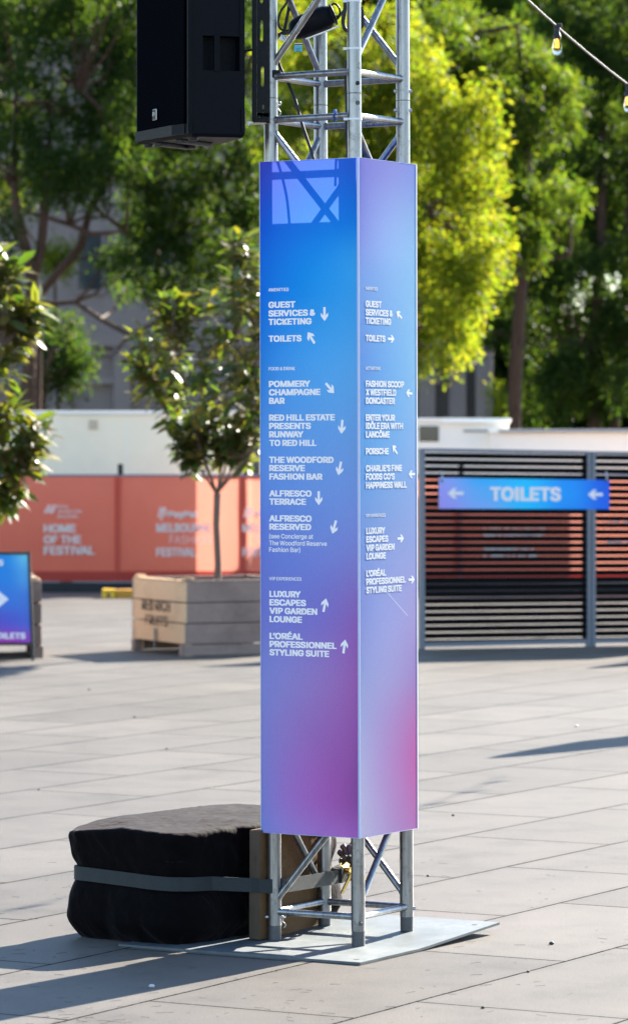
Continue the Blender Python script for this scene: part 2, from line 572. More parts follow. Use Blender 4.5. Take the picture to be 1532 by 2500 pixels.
def text_geom(s):
    V_ = []; F_ = []; x = 0; n = 0
    for i, c in enumerate(s):
        vs, fs, adv = glyph(c)
        if i: x += _kern.get((s[i - 1], c), 0)
        if len(vs):
            V_.append(vs + np.array([x, 0, 0])); F_ += [[q + n for q in f] for f in fs]; n += len(vs)
        x += adv
    return np.concatenate(V_), F_

def text_on(name, s, o, ux, uz, width, cap, mat, parent, bold=.03):
    """text whose left end and baseline are at o; ux along, uz up; cap = height of capitals.
    Heavy weights come from stroke copies laid a hair in front of each other."""
    vs, fs = text_geom(s)
    x0, x1 = vs[:, 0].min() - bold, vs[:, 0].max() + bold
    bz = bold * .62
    kx = width / (x1 - x0)
    kz = cap / (CAPH[0] + 2 * bz)
    nn = ux.cross(uz).normalized()
    if nn.dot(V(0, -1, 0)) < 0: nn = -nn
    sh = [(0, 0)] if bold < .006 else [(0, 0), (-bold, 0), (bold, 0), (0, bz), (0, -bz), (-bold * .92, bz * .92), (bold * .92, bz * .92), (-bold * .92, -bz * .92), (bold * .92, -bz * .92)]
    eps = min(.00004, cap * .002)
    mb = MB()
    for i, (dx, dz) in enumerate(sh):
        mb.add([o + ux * ((v[0] + dx - x0) * kx) + uz * ((v[1] + dz + bz) * kz) + nn * (eps * i) for v in vs], fs)
    return mb.build(name, mat, parent)

def arrow_on(name, c, ux, uz, ang, L, mat, parent, kx=1.0):
    """arrow centred at c pointing at ang (0 = right, 90 = up) in the plane ux, uz"""
    h = L / 2; w = L * .30; t = L * .155
    # chevron head with a notched tail, straight shaft
    P = [(h, 0), (h - .42 * L, w * 1.05), (h - .42 * L - .0 * L, w * 1.05 - t * .0), (h - .55 * L + .06 * L, w * .62 - .0), ]
    poly = [(h, 0), (h - .36 * L, w), (h - .60 * L, w), (h - .40 * L, t * .62), (-h, t * .62),
            (-h, -t * .62), (h - .40 * L, -t * .62), (h - .60 * L, -w), (h - .36 * L, -w)]
    ca, sa = math.cos(R(ang)), math.sin(R(ang))
    pts = []
    for x, y in poly:
        X, Z = x * ca - y * sa, x * sa + y * ca
        pts.append(c + ux * (X * kx) + uz * Z)
    mb = MB()
    # fan-safe pieces
    a = pts
    mb.add(a, [(0, 1, 2, 3), (0, 3, 6), (0, 6, 7, 8), (3, 4, 5, 6)])
    return mb.build(name, mat, parent)

# ------------------------------------------------------------------ tower of box truss
A = R(31.0)
U = V(math.sin(A), math.cos(A), 0)      # along the right-hand face, away from the camera
W = V(-math.cos(A), math.sin(A), 0)     # along the left-hand face
P0 = V(.1575, 13.65, 0)                 # front upright
CC = .348
UP = V(0, 0, 1)
poles = {'front': P0, 'left': P0 + W * CC, 'back': P0 + W * CC + U * CC, 'right': P0 + U * CC}
TC = P0 + (U + W) * (CC / 2)

def plate_z(u):
    return .004 + max(0, u - .62) * .048 + max(0, u - .43) * .0

PC = V(.159, 13.21, 0)                  # near corner of the steel plate
tower = thing('truss_tower', TC, 'tall silver aluminium box truss tower bolted to a thin steel base plate', 'truss')
def pz(p):
    d = p - PC
    u = d.dot(U)
    return .007 + max(0, u - .43) * .048

z_top = 4.56
for k, p in poles.items():
    b = pz(p) + .004
    m = MB()
    for z0, z1 in ((b + .052, 3.0385), (3.0415, z_top)):
        m.tube([p + UP * z0, p + UP * z1], .0248, 28)
        # coupler sleeves at each end: slightly thicker ring with a groove
        for zz, s in ((z0, 1), (z1, -1)):
            m.tube([p + UP * (zz + s * .055), p + UP * (zz + s * .058)], .0252, 28)
    o = m.build('upright', M['alu'], tower)
    m = MB()
    m.tube([p + UP * b, p + UP * (b + .052)], .0236, 24)
    m.build('foot_sleeve', M['alu_dark'], tower)
    m = MB(); m.tube([p + UP * 3.02, p + UP * 3.06], .0225, 20)
    m.build('coupler', M['alu_dark'], tower)

def strut(m, a, b, r, trim=.024):
    d = (b - a).normalized()
    a = a + d * trim; b = b - d * trim
    L = (b - a).length
    q = .010
    m.tube([a - d * .004, a + d * q * .5, a + d * q, b - d * q, b - d * q * .5, b + d * .004],
           [r * 1.22, r * 1.1, r, r, r * 1.1, r * 1.22], 16, False)

order = ['left', 'front', 'right', 'back']
for i in range(4):
    p, q = poles[order[i]], poles[order[(i + 1) % 4]]
    for z in (.112, 2.962, 3.118, 4.50):
        m = MB(); strut(m, p + UP * z, q + UP * z, .0122); m.build('rung', M['alu'], tower)
    # first and last bays of the lower section, first bays of the upper one
    def diag(a, za, b, zb):
        m = MB(); strut(m, a + UP * za, b + UP * zb, .0122); m.build('brace', M['alu'], tower)
    diag(p, .145, q, .545); diag(q, .575, p, .975); diag(p, 1.005, q, 1.405)
    diag(q, 1.435, p, 1.70); diag(p, 1.73, q, 2.07)
    diag(q, 2.10, p, 2.50); diag(p, 2.53, q, 2.53) if False else None
    diag(q, 2.93, p, 2.53) if False else diag(p, 2.93, q, 2.53)
    diag(p, 3.15, q, 3.56); diag(q, 3.59, p, 4.0); diag(p, 4.03, q, 4.45)

def pin(c, d, mat=None):
    m = MB()
    m.tube([c - d * .002, c + d * .006], .0075, 10)
    m.tube([c + d * .006, c + d * .0095], .0055, 10)
    m.build('pin', mat or M['steel'], tower)

def clip(c, side):
    m = MB()
    pts = []
    for i in range(22):
        a = i / 21
        pts.append(c + side * (.008 + .005 * math.sin(a * 2 * PI)) + UP * (-.022 + .04 * a) + U * (.003 * math.sin(a * 9)))
    m.tube(pts, .0016, 8)
    pts = [c + side * (.009 + .006 * math.cos(q)) + UP * (.020 + .007 * math.sin(q)) for q in [k * .5 for k in range(13)]]
    m.tube(pts, .0016, 8)
    m.build('safety_clip', M['steel'], tower)

cam_d = V(0, -1, 0); rt = V(1, 0, 0)
pf, pl, pr, pb = poles['front'], poles['left'], poles['right'], poles['back']
pin(pf + V(.007, -.0242, 0) + UP * (pz(pf) + .085), cam_d, M['alu_dark'])
for s in (-1, 1):
    pin(pr + rt * s * .024 + UP * (pz(pr) + .085), rt * s)
    pin(pl + rt * s * .024 + UP * (pz(pl) + .085), rt * s)
for z in (3.075, 3.005):
    pin(pf + V(.012, -.0222, 0) + UP * z, cam_d, M['ink'] if z > 3.04 else M['alu_dark'])  # upper pin is black to read as a dark hole
    pin(pr + rt * .024 + UP * z, rt); pin(pr - rt * .024 + UP * z, -rt)
    clip(pb + V(-.006, -.03, 0) + UP * (z - .01), rt * .5)
clip(pl + rt * .025 + UP * .075, rt)
clip(pl + rt * .022 + V(0, -.01, 0) + UP * 3.0, rt)

# base plate: thin steel sheet, one end lifting off the paving
m = MB()
nu, nv = 24, 4
SU, SV = 1.01, 1.0
top = []; bot = []
holes = []
for i in range(nu + 1):
    for j in range(nv + 1):
        u = SU * i / nu; v = SV * j / nv
        p = PC + U * u + W * v
        z = max(0, u - .43) * .048
        top.append(p + UP * (z + .0105)); bot.append(p + UP * (z + .0015))
n1 = nv + 1
fs = []
for i in range(nu):
    for j in range(nv):
        a = i * n1 + j
        fs.append((a, a + 1, a + n1 + 1, a + n1))
N = len(top)
m.add(top + bot, fs + [tuple(N + q for q in f[::-1]) for f in fs]
      + [(i * n1, (i + 1) * n1, N + (i + 1) * n1, N + i * n1) for i in range(nu)]
      + [(i * n1 + nv, (i + 1) * n1 + nv, N + (i + 1) * n1 + nv, N + i * n1 + nv) for i in range(nu)]
      + [(j, j + 1, N + j + 1, N + j) for j in range(nv)]
      + [(nu * n1 + j, nu * n1 + j + 1, N + nu * n1 + j + 1, N + nu * n1 + j) for j in range(nv)])
m.build('base_plate', M['plate'], tower)
for (u, v) in ((.06, .05), (.93, .06), (.12, .40)):
    p = PC + U * u + W * v
    m = MB(); z = max(0, u - .43) * .048 + .0112
    m.tube([p + UP * (z - .0004), p + UP * z], .0108 if v < .3 else .007, 20)
    m.build('bolt_hole', M['ink'], tower)
tower.rotation_euler = (0, -.0047, 0)

# ------------------------------------------------------------------ printed sign wrapped round the truss
PM = V(.1514, 13.65, 0)
SCN = PM + (U + W) * (CC / 2)
HS = .207
cF = SCN - (U + W) * HS
cL = SCN - U * HS + W * HS
cR = SCN + U * HS - W * HS
cB = SCN + (U + W) * HS
def zpix(y, Y): return CAMZ - (y - HY) / F * Y
ZT = zpix(384.5, cF.y); ZB = zpix(2047, cF.y)
ZM = (ZT + ZB) / 2
sign = thing('directory_sign', SCN + UP * ZM, 'tall square directory column of blue to purple printed panels wrapped round the truss', 'sign')
LEFTC = [(390, (50, 62, 192), (24, 84, 206), (34, 84, 200)), (540, (15, 80, 206), (0, 107, 216), (8, 112, 216)),
         (640, (4, 98, 214), (8, 130, 224), (48, 148, 229)), (740, (12, 105, 217), (30, 138, 226), (56, 150, 228)), (900, (40, 122, 216), (68, 152, 229), (80, 156, 226)),
         (1100, (80, 137, 222), (92, 147, 222), (98, 147, 217)), (1300, (90, 120, 211), (100, 132, 213), (113, 132, 211)),
         (1500, (100, 115, 202), (108, 112, 200), (128, 95, 180)), (1650, (112, 128, 206), (130, 118, 194), (140, 88, 172)), (1800, (115, 126, 204), (138, 104, 185), (134, 80, 164)),
         (1950, (112, 126, 206), (146, 97, 186), (126, 74, 154)), (2040, (112, 131, 211), (142, 112, 197), (146, 92, 182))]
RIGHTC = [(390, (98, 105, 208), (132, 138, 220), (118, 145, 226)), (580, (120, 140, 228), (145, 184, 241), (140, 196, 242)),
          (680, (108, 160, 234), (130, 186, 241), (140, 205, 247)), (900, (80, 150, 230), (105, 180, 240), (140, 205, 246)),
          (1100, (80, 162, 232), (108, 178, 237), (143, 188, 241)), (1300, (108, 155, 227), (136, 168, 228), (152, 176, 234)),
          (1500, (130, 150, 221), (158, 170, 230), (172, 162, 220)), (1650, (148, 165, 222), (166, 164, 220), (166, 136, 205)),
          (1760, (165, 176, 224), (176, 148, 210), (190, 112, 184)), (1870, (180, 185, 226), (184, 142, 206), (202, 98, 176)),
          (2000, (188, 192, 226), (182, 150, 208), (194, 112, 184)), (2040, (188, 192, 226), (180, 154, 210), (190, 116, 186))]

def printed(name, a, b, ctrl, white, parent, za, zb, zref, nx=24, nz=96, gain=(.98, .98, .98)):
    """grid from a (left) to b (right); colours interpolated from ctrl rows (photo y, left, mid, right)"""
    wl = srgb(*white)
    ys = [r[0] for r in ctrl]
    arr = np.array([[[min(.95, c / w * g_) for c, w, g_ in zip(srgb(*q), wl, gain)] for q in r[1:]] for r in ctrl])
    vs = []; cols = []; uvs = []
    o0 = origin(parent)
    nc = arr.shape[1]
    for i in range(nz + 1):
        z = zb + (za - zb) * i / nz
        y = zref(z)
        y = min(max(y, ys[0]), ys[-1])
        k = max(0, min(len(ys) - 2, next((q for q in range(len(ys) - 1) if ys[q + 1] >= y), 0)))
        f = (y - ys[k]) / (ys[k + 1] - ys[k])
        g4 = [arr[max(0, min(len(ys) - 1, k + d))] for d in (-1, 0, 1, 2)]
        row = .5 * ((2 * g4[1]) + (-g4[0] + g4[2]) * f + (2 * g4[0] - 5 * g4[1] + 4 * g4[2] - g4[3]) * f * f + (-g4[0] + 3 * g4[1] - 3 * g4[2] + g4[3]) * f ** 3)
        for j in range(nx + 1):
            s = j / nx
            p = a + (b - a) * s
            vs.append((p.x - o0.x, p.y - o0.y, z - o0.z))
            if nc == 3:
                L = [(1 - s) * (1 - s), 2 * s * (1 - s), s * s]
                mid = 2 * row[1] - .5 * (row[0] + row[2])
                c = row[0] * L[0] + mid * L[1] + row[2] * L[2]
            else:
                c = row[0]
            cols.append(np.clip(c, .004, .95)); uvs.append((s, i / nz))
    n1 = nx + 1
    fs = [(i * n1 + j, i * n1 + j + 1, (i + 1) * n1 + j + 1, (i + 1) * n1 + j) for i in range(nz) for j in range(nx)]
    me = bpy.data.meshes.new(name)
    me.from_pydata(vs, [], fs)
    at = me.color_attributes.new('print', 'FLOAT_COLOR', 'POINT')
    at.data.foreach_set('color', np.array([(c[0], c[1], c[2], 1) for c in cols]).ravel())
    uv = me.uv_layers.new(name='UVMap')
    for l in me.loops:
        uv.data[l.index].uv = uvs[l.vertex_index]
    me.materials.append(M['panel'])
    o = bpy.data.objects.new(name, me); COL.objects.link(o); o.parent = parent
    return o

zr = lambda z: HY + (CAMZ - z) * F / 13.75
front_panel = printed('front_panel', cL, cF, LEFTC, (200, 212, 242), sign, ZT, ZB, zr, gain=(1.01, .92, 1.005))
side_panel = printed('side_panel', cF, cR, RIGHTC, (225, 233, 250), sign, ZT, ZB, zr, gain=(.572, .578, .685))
printed('rear_panel', cR, cB, LEFTC, (200, 212, 242), sign, ZT, ZB, zr, 8, 40)
printed('rear_panel', cB, cL, RIGHTC, (225, 233, 250), sign, ZT, ZB, zr, 8, 40)
# white cut edges of the corrugated sheets
E_ = .005
m = MB()
m.box(cF + W * .004 - U * .0020 + UP * ZM, (.008, .004, ZT - ZB + .003), (W, U, UP)); m.build('corner_edge', M['edge'], sign)
m = MB(); m.box(cR - U * .0035 + W * .0018 + UP * ZM, (.007, .005, ZT - ZB + .002), (U, W, UP)); m.build('corner_edge', M['white_plastic'], sign)  # whiter than the other edges to mimic the grazing sun
m = MB(); m.box(cL - W * .0008 - U * .0016 + UP * ZM, (.0016, .003, ZT - ZB + .002), (W, U, UP)); m.build('corner_edge', M['edge'], sign)
for (a, b, nrm) in ((cL, cF, -U), (cF, cR, -W)):
    for z in (ZT, ZB):
        m = MB(); d = (b - a).normalized()
        m.bar(a + d * .012 + UP * z - nrm * .0016, b - d * .012 + UP * z - nrm * .0010, .0030, .0014)
        m.build('sheet_edge', M['edge'], sign)

def corr(x, y): return x - .0022 * (y - 1215)
def sp_l(x, y): return onplane(corr(x, y), y, cF - U * .0004, W)
def sp_r(x, y): return onplane(corr(x, y), y, cF - W * .0003, U)
K = 400 / 1510.0
def tl(s, x0, x1, y, cap=.0226, bold=.045, face='L'):
    f = sp_l if face == 'L' else sp_r
    ux = -W if face == 'L' else U
    a = f(630 + x0 * K, y); b = f(630 + x1 * K, y)
    text_on('lettering', s, a, ux, UP, (b - a).length, cap, M['letter'] if face == 'L' else M['letter_side'], front_panel if face == 'L' else side_panel, bold)
S = .0118; SB = .018
for s, x0, x1, y in [("GUEST", 94, 343, 751.8), ("SERVICES &", 94, 527, 772.7), ("TICKETING", 94, 492, 793.4), ("TOILETS", 95, 400, 834.4),
                     ("POMMERY", 98, 480, 944.9), ("CHAMPAGNE", 99, 574, 965.3), ("BAR", 100, 246, 986),
                     ("RED HILL ESTATE", 100, 706, 1027), ("PRESENTS", 100, 486, 1047.4), ("RUNWAY", 100, 417, 1067.8), ("TO RED HILL", 103, 537, 1088.7),
                     ("THE WOODFORD", 100, 695, 1129.8), ("RESERVE", 101, 432, 1150), ("FASHION BAR", 102, 592, 1170.6),
                     ("ALFRESCO", 101, 493, 1211.7), ("TERRACE", 101, 441, 1231.8), ("ALFRESCO", 101, 493, 1272.6), ("RESERVED", 102, 488, 1293),
                     ("LUXURY", 103, 392, 1457), ("ESCAPES", 103, 441, 1477.6), ("VIP GARDEN", 103, 544, 1498), ("LOUNGE", 104, 404, 1518.4),
                     ("L\u2019OR\u00c9AL", 104, 410, 1559.5), ("PROFESSIONNEL", 104, 722, 1579.3), ("STYLING SUITE", 104, 653, 1599.5)]:
    tl(s, x0, x1, y)
for s, x0, x1, y in [("AMENITIES", 94, 281, 711.3), ("FOOD & DRINK", 97, 340, 904), ("VIP EXPERIENCES", 101, 399, 1416)]:
    tl(s, x0, x1, y, S, SB)
for s, x0, x1, y in [("(see Concierge at", 101, 506, 1314), ("The Woodford Reserve", 101, 632, 1330.7), ("Fashion Bar)", 101, 388, 1346.8)]:
    tl(s, x0, x1, y, .0165, .016)
for s, x0, x1, y in [("GUEST", 987, 1135, 749.4), ("SERVICES &", 988, 1238, 770), ("TICKETING", 988, 1222, 790.5), ("TOILETS", 988, 1170, 832.9),
                     ("FASHION SCOOP", 990, 1341, 944.6), ("X WESTFIELD", 990, 1269, 965.3), ("DONCASTER", 990, 1258, 986),
                     ("ENTER YOUR", 990, 1259, 1027.3), ("ID\u00d4LE ERA WITH", 990, 1332, 1047.7), ("LANC\u00d4ME", 990, 1210, 1068.6),
                     ("PORSCHE", 990, 1200, 1109.7), ("CHARLIE\u2019S FINE", 990, 1322, 1151.5), ("FOODS CO\u2019S", 990, 1256, 1172), ("HAPPINESS WALL", 991, 1366, 1193),
                     ("LUXURY", 993, 1167, 1304.4), ("ESCAPES", 993, 1196, 1325), ("VIP GARDEN", 993, 1254, 1345.8), ("LOUNGE", 994, 1174, 1366.4),
                     ("L\u2019OR\u00c9AL", 993, 1177, 1408.3), ("PROFESSIONNEL", 993, 1357, 1428.6), ("STYLING SUITE", 993, 1319, 1449.3)]:
    tl(s, x0, x1, y, .0228, .045, 'R')
for s, x0, x1, y in [("AMENITIES", 987, 1099, 708), ("ACTIVATIONS", 989, 1125, 903), ("VIP EXPERIENCES", 990, 1170, 1263.3)]:
    tl(s, x0, x1, y, S, SB, 'R')
# arrows: crop pixel centre, crop top row, direction, length in metres
def ar(cx, cy, y0, ang, face, L=.050):
    f = sp_l if face == 'L' else sp_r
    ux = -W if face == 'L' else U
    arrow_on('arrow', f(630 + cx * K, y0 + cy * K), ux, UP, ang, L, M['letter'] if face == 'L' else M['letter_side'], front_panel if face == 'L' else side_panel)
for cx, cy, y0, ang in [(610, 327, 680, -90), (487, 545, 680, 125), (660, 255, 880, -46), (770, 612, 880, -95), (750, 240, 1080, -104),
                        (557, 514, 1080, -90), (699, 215, 1230, -108), (612, 292, 1400, 77), (792, 673, 1400, 81)]:
    ar(cx, cy, y0, ang, 'L')
for cx, cy, y0, ang in [(1297, 337, 680, 150), (1224, 557, 680, 0), (1390, 303, 880, 176), (1257, 68, 1080, 140), (1414, 294, 1080, 180),
                        (1311, 320, 1230, 0), (1411, 58, 1400, 0)]:
    ar(cx, cy, y0, ang, 'R', .0465)
m = MB(); m.quad(sp_r(938, 1440), sp_r(994, 1504), sp_r(994.6, 1503.4), sp_r(938.6, 1439.4)); m.build('scratch', M['letter_side'], side_panel)
sign.rotation_euler = (0, -.0022, 0)

# ------------------------------------------------------------------ cable ties, cables
def tie(name, c, r, mat, label, group, tail):
    o = thing(name, c, label, 'cable tie', group)
    m = MB()
    pts = [c + (rt * math.cos(q) + cam_d * math.sin(q)) * r for q in [2 * PI * k / 24 for k in range(25)]]
    for i in range(24):
        m.bar(pts[i], pts[i + 1] + (pts[i + 1] - pts[i]) * .1, .0018, .0075)
    m.build('band', mat, o)
    m = MB(); m.box(c + rt * (-r - .006) + cam_d * .004, (.014, .009, .010), None, .002)
    m.build('head', mat, o)
lean = lambda p, z: V(p.x - .0047 * z, p.y, z)
for y, lab in ((3, 'white cable tie on the front truss upright, cut by the top of the photo'),
               (119, 'white cable tie on the front truss upright, beside the black fixture'),
               (291, 'white cable tie on the front truss upright just above the blue sign')):
    z = zpix(y, 13.65)
    tie('cable_tie', lean(pf, z), .0262, M['white_plastic'], lab, 'cable ties on the truss', 0)
# blue tie on the rung
zc = zpix(277, 13.70)
c = lean(pf + W * .078, 2.962)
o = thing('cable_tie', c, 'blue cable tie looped round a truss rung above the sign', 'cable tie', 'cable ties on the truss')
m = MB()
pts = [c + (UP * math.cos(q) + U * math.sin(q)) * .0148 for q in [2 * PI * k / 20 for k in range(21)]]
for i in range(20): m.bar(pts[i], pts[i + 1], .007, .0018, -W)
m.build('band', M['blue_plastic'], o)
m = MB(); m.box(c + UP * .019 - U * .004, (.010, .012, .010), (W, U, UP), .002); m.build('head', M['blue_plastic'], o)

def cable(name, pts, r, label):
    # smooth through points
    P = [Vector(p) for p in pts]
    out = []
    for i in range(len(P) - 1):
        a, b, c_, d = P[max(0, i - 1)], P[i], P[i + 1], P[min(len(P) - 1, i + 2)]
        for k in range(8):
            t = k / 8
            out.append(.5 * ((2 * b) + (-a + c_) * t + (2 * a - 5 * b + 4 * c_ - d) * t * t + (-a + 3 * b - 3 * c_ + d) * t ** 3))
    out.append(P[-1])
    m = MB(); m.tube(out, r, 10)
    o = m.build(name, M['rubber'])
    return tag(o, label, 'cable')
q6 = lambda x, y, Y: px(600 + x * .2848, y * .2848, Y)
cable('power_cable', [q6(120, -900, 13.95), q6(340, -120, 13.92), q6(352, 10, 13.92), q6(300, 95, 13.92), q6(277, 180, 13.92), q6(300, 250, 13.92), q6(370, 262, 13.92), q6(380, 240, 13.93)], .0042,
      'thin black cable looping down beside the left truss upright')
cable('power_cable', [q6(420, -500, 13.96), q6(375, 0, 13.96), q6(352, 150, 13.96), q6(325, 265, 13.96), q6(285, 300, 13.96), q6(262, 330, 13.96)], .0062,
      'thick black cable dropping from the top of the frame behind a truss brace')
cable('power_cable', [q6(270, 500, 13.98), q6(300, 590, 13.98), q6(350, 690, 13.98), q6(420, 850, 13.96), q6(480, 1060, 13.94), q6(575, 1350, 13.92), q6(640, 1640, 13.92), q6(660, 2400, 13.9)], .0058,
      'black cable hanging inside the truss and running down into the blue sign')
cable('power_cable', [q6(860, -200, 13.72), q6(850, 60, 13.72), q6(832, 180, 13.72), q6(850, 250, 13.72), q6(900, 262, 13.74), q6(985, 230, 13.74), q6(998, 150, 13.74), q6(985, 60, 13.74)], .0075,
      'black cable coil hooked behind the front truss upright')
cable('power_cable', [q6(860, 520, 13.72), q6(852, 640, 13.72), q6(862, 900, 13.72), q6(860, 1090, 13.70), q6(858, 1150, 13.70), q6(868, 1230, 13.71), q6(870, 1500, 13.72)], .0055,
      'black cable running straight down behind the front truss upright')

# ------------------------------------------------------------------ black fixture hanging inside the truss
fx = thing('floodlight', q6(560, 210, 13.86), 'rounded black fixture with loop handle and hanging tags strapped inside the truss top', 'fixture')
ca, cb = q6(395, 265, 13.86), q6(735, 130, 13.86)
ax = (cb - ca).normalized()
side = V(0, 1, 0); upx = side.cross(ax).normalized()
if upx.z < 0: upx = -upx
m = MB()
nseg, nr = 26, 28
rows = []
L = (cb - ca).length + .022
for i in range(nseg + 1):
    s = i / nseg
    t_ = 2 * s - 1
    prof = (1 - abs(t_) ** 4.5) ** (1 / 2.6)
    hh = (.040 + .006 * s) * prof; ww = .05 * prof
    cc = ca - ax * .011 + ax * L * s
    for k in range(nr):
        q = 2 * PI * k / nr
        cx_, sx_ = math.cos(q), math.sin(q)
        e = .75
        rows.append(cc + upx * (math.copysign(abs(cx_) ** e, cx_) * hh) + side * (math.copysign(abs(sx_) ** e, sx_) * ww))
fs = [(i * nr + k, i * nr + (k + 1) % nr, (i + 1) * nr + (k + 1) % nr, (i + 1) * nr + k) for i in range(nseg) for k in range(nr)]
m.add(rows, fs, True); m.build('housing', M['black_plastic'], fx)
m = MB()
m.tube([cb + ax * .006 + upx * (.036 * math.cos(q)) + side * (.046 * math.sin(q)) for q in [2 * PI * k / 30 for k in range(31)]], .0045, 8, False)
m.build('rim', M['black_metal'], fx)
m = MB()
hc = cb + ax * .020 + upx * .012
m.tube([hc + ax * (.014 * math.cos(q)) + upx * (.024 * math.sin(q)) for q in [2 * PI * k / 24 for k in range(25)]], .004, 8, False)
m.build('handle', M['black_metal'], fx)
m = MB(); m.bar(ca - upx * .046 + ax * .035, cb - upx * .047 + ax * .012, .02, .004, upx)
m.build('mounting_strip', M['steel'], fx)
m = MB(); m.bar(cb + ax * .012 - upx * .02, q6(866, 60, 13.74), .006, .008); m.build('hanging_strap', M['rubber'], fx)
m = MB(); m.bar(ca - ax * .002 - upx * .005, q6(262, 300, 13.9), .008, .010); m.build('plug_lead', M['rubber'], fx)
m = MB(); m.box(q6(330, 330, 13.83), (.032, .002, .020), (V(.92, 0, -.35), V(0, 1, 0), V(.35, 0, .92)))
wt = m.build('paper_tag', M['white_plastic'], fx)
m = MB()
for (x, y, w) in ((315, 308, 14), (338, 312, 16), (322, 326, 12), (348, 330, 14), (335, 342, 10)):
    m.bar(q6(x - w / 2, y - 5, 13.828), q6(x + w / 2, y + 6, 13.828), .0006, .0022)
m.build('handwriting', M['ink'], wt)
m = MB(); m.box(q6(448, 412, 13.80), (.029, .002, .0265), (V(.995, 0, .03), V(0, 1, 0), V(-.03, 0, .995)))
tg = m.build('paper_tag', M['teal_tag'], fx)
m = MB(); m.box(q6(450, 381, 13.7985), (.029, .0012, .0085), (V(.995, 0, .03), V(0, 1, 0), V(-.03, 0, .995)))
m.build('white_band', M['white_plastic'], tg)
m = MB()
for i, w in enumerate((18, 14, 20)):
    m.bar(q6(430, 418 + i * 11, 13.7985), q6(430 + w * 2, 417 + i * 11, 13.7985), .0006, .0012)
m.bar(q6(415, 384, 13.797), q6(488, 381, 13.797), .0006, .004)
m.build('printed_text', M['ink'], tg)

# ------------------------------------------------------------------ loudspeaker
spk = thing('loudspeaker', V(-.43, 13.85, 2.885), 'black loudspeaker with metal grille hung from the truss top', 'speaker')
zb, zt = 2.884, 3.60
PAy = [V(-.645, 13.99, 0), V(-.50, 13.675, 0), V(-.455, 13.617, 0), V(-.432, 13.60, 0), V(-.246, 13.655, 0), V(-.325, 13.93, 0), V(-.45, 14.05, 0)]
# cabinet shell with a handle pocket in the side face
a, b = PAy[3], PAy[4]
d = (b - a).normalized(); nrm = V(d.y, -d.x, 0)
LL = (b - a).length
def face_hole(m, a, d, L, z0, z1, u0, u1, h0, h1, depth, inn):
    P = lambda u, z, k=0: a + d * u + UP * z + inn * k
    us = [0, u0, u1, L]; zs = [z0, h0, h1, z1]
    for i in range(3):
        for j in range(3):
            if i == 1 and j == 1: continue
            m.quad(P(us[i], zs[j]), P(us[i + 1], zs[j]), P(us[i + 1], zs[j + 1]), P(us[i], zs[j + 1]))
    m.quad(P(u0, h0), P(u0, h1), P(u0, h1, depth), P(u0, h0, depth))
    m.quad(P(u1, h0), P(u1, h1), P(u1, h1, depth), P(u1, h0, depth))
    m.quad(P(u0, h0), P(u1, h0), P(u1, h0, depth), P(u0, h0, depth))
    m.quad(P(u0, h1), P(u1, h1), P(u1, h1, depth), P(u0, h1, depth))
    m.quad(P(u0, h0, depth), P(u1, h0, depth), P(u1, h1, depth), P(u0, h1, depth))
zs_ = lambda y: zpix(y, 13.62)
hz0, hz1 = zs_(172), zs_(87)
u0 = (493 - 466) / (597 - 466) * LL; u1 = (585 - 466) / (597 - 466) * LL
m = MB()
face_hole(m, a, d, LL, zb + .012, zt, u0, u1, hz0, hz1, .055, -nrm)
ring = [PAy[4], PAy[5], PAy[6], PAy[0]]
for i in range(3):
    p, q = ring[i], ring[i + 1]
    m.quad(p + UP * (zb + .012), q + UP * (zb + .012), q + UP * zt, p + UP * zt)
p, q = PAy[0], PAy[3]
m.quad(p + UP * (zb + .012), q + UP * (zb + .012), q + UP * zt, p + UP * zt)
allp = [PAy[0], PAy[3], PAy[4], PAy[5], PAy[6]]
m.add([x + UP * zt for x in allp], [tuple(range(5))])
cen = sum(allp, V(0, 0, 0)) / 5
low = [cen + (x - cen) * .955 for x in allp]
for i in range(5):
    j = (i + 1) % 5
    m.quad(allp[i] + UP * (zb + .012), allp[j] + UP * (zb + .012), low[j] + UP * zb, low[i] + UP * zb)
m.add([x + UP * zb for x in low], [tuple(range(5))])
cab = m.build('cabinet', M['black_plastic'], spk)
m = MB()
hx = a + d * ((528 - 466) / 131 * LL)
m.bar(hx + UP * (hz0 - .006) - nrm * .006, hx + UP * (hz1 + .006) - nrm * .006, .02, .022, d, .005)
m.build('handle', M['black_plastic'], cab)
# raised corner moulding at the back edge
m = MB()
m.tube([PAy[4] + UP * (zb + .02) - d * .006, PAy[4] + UP * zs_(265) - d * .006], .009, 10)
m.build('edge_moulding', M['black_plastic'], cab)
m = MB()
m.bar(PAy[4] - d * .012 + nrm * .0022 + UP * (hz1 + .005), PAy[4] - d * .012 + nrm * .0022 + UP * (zt - .05), .004, .014, d)
m.build('edge_moulding', M['black_plastic'], cab)
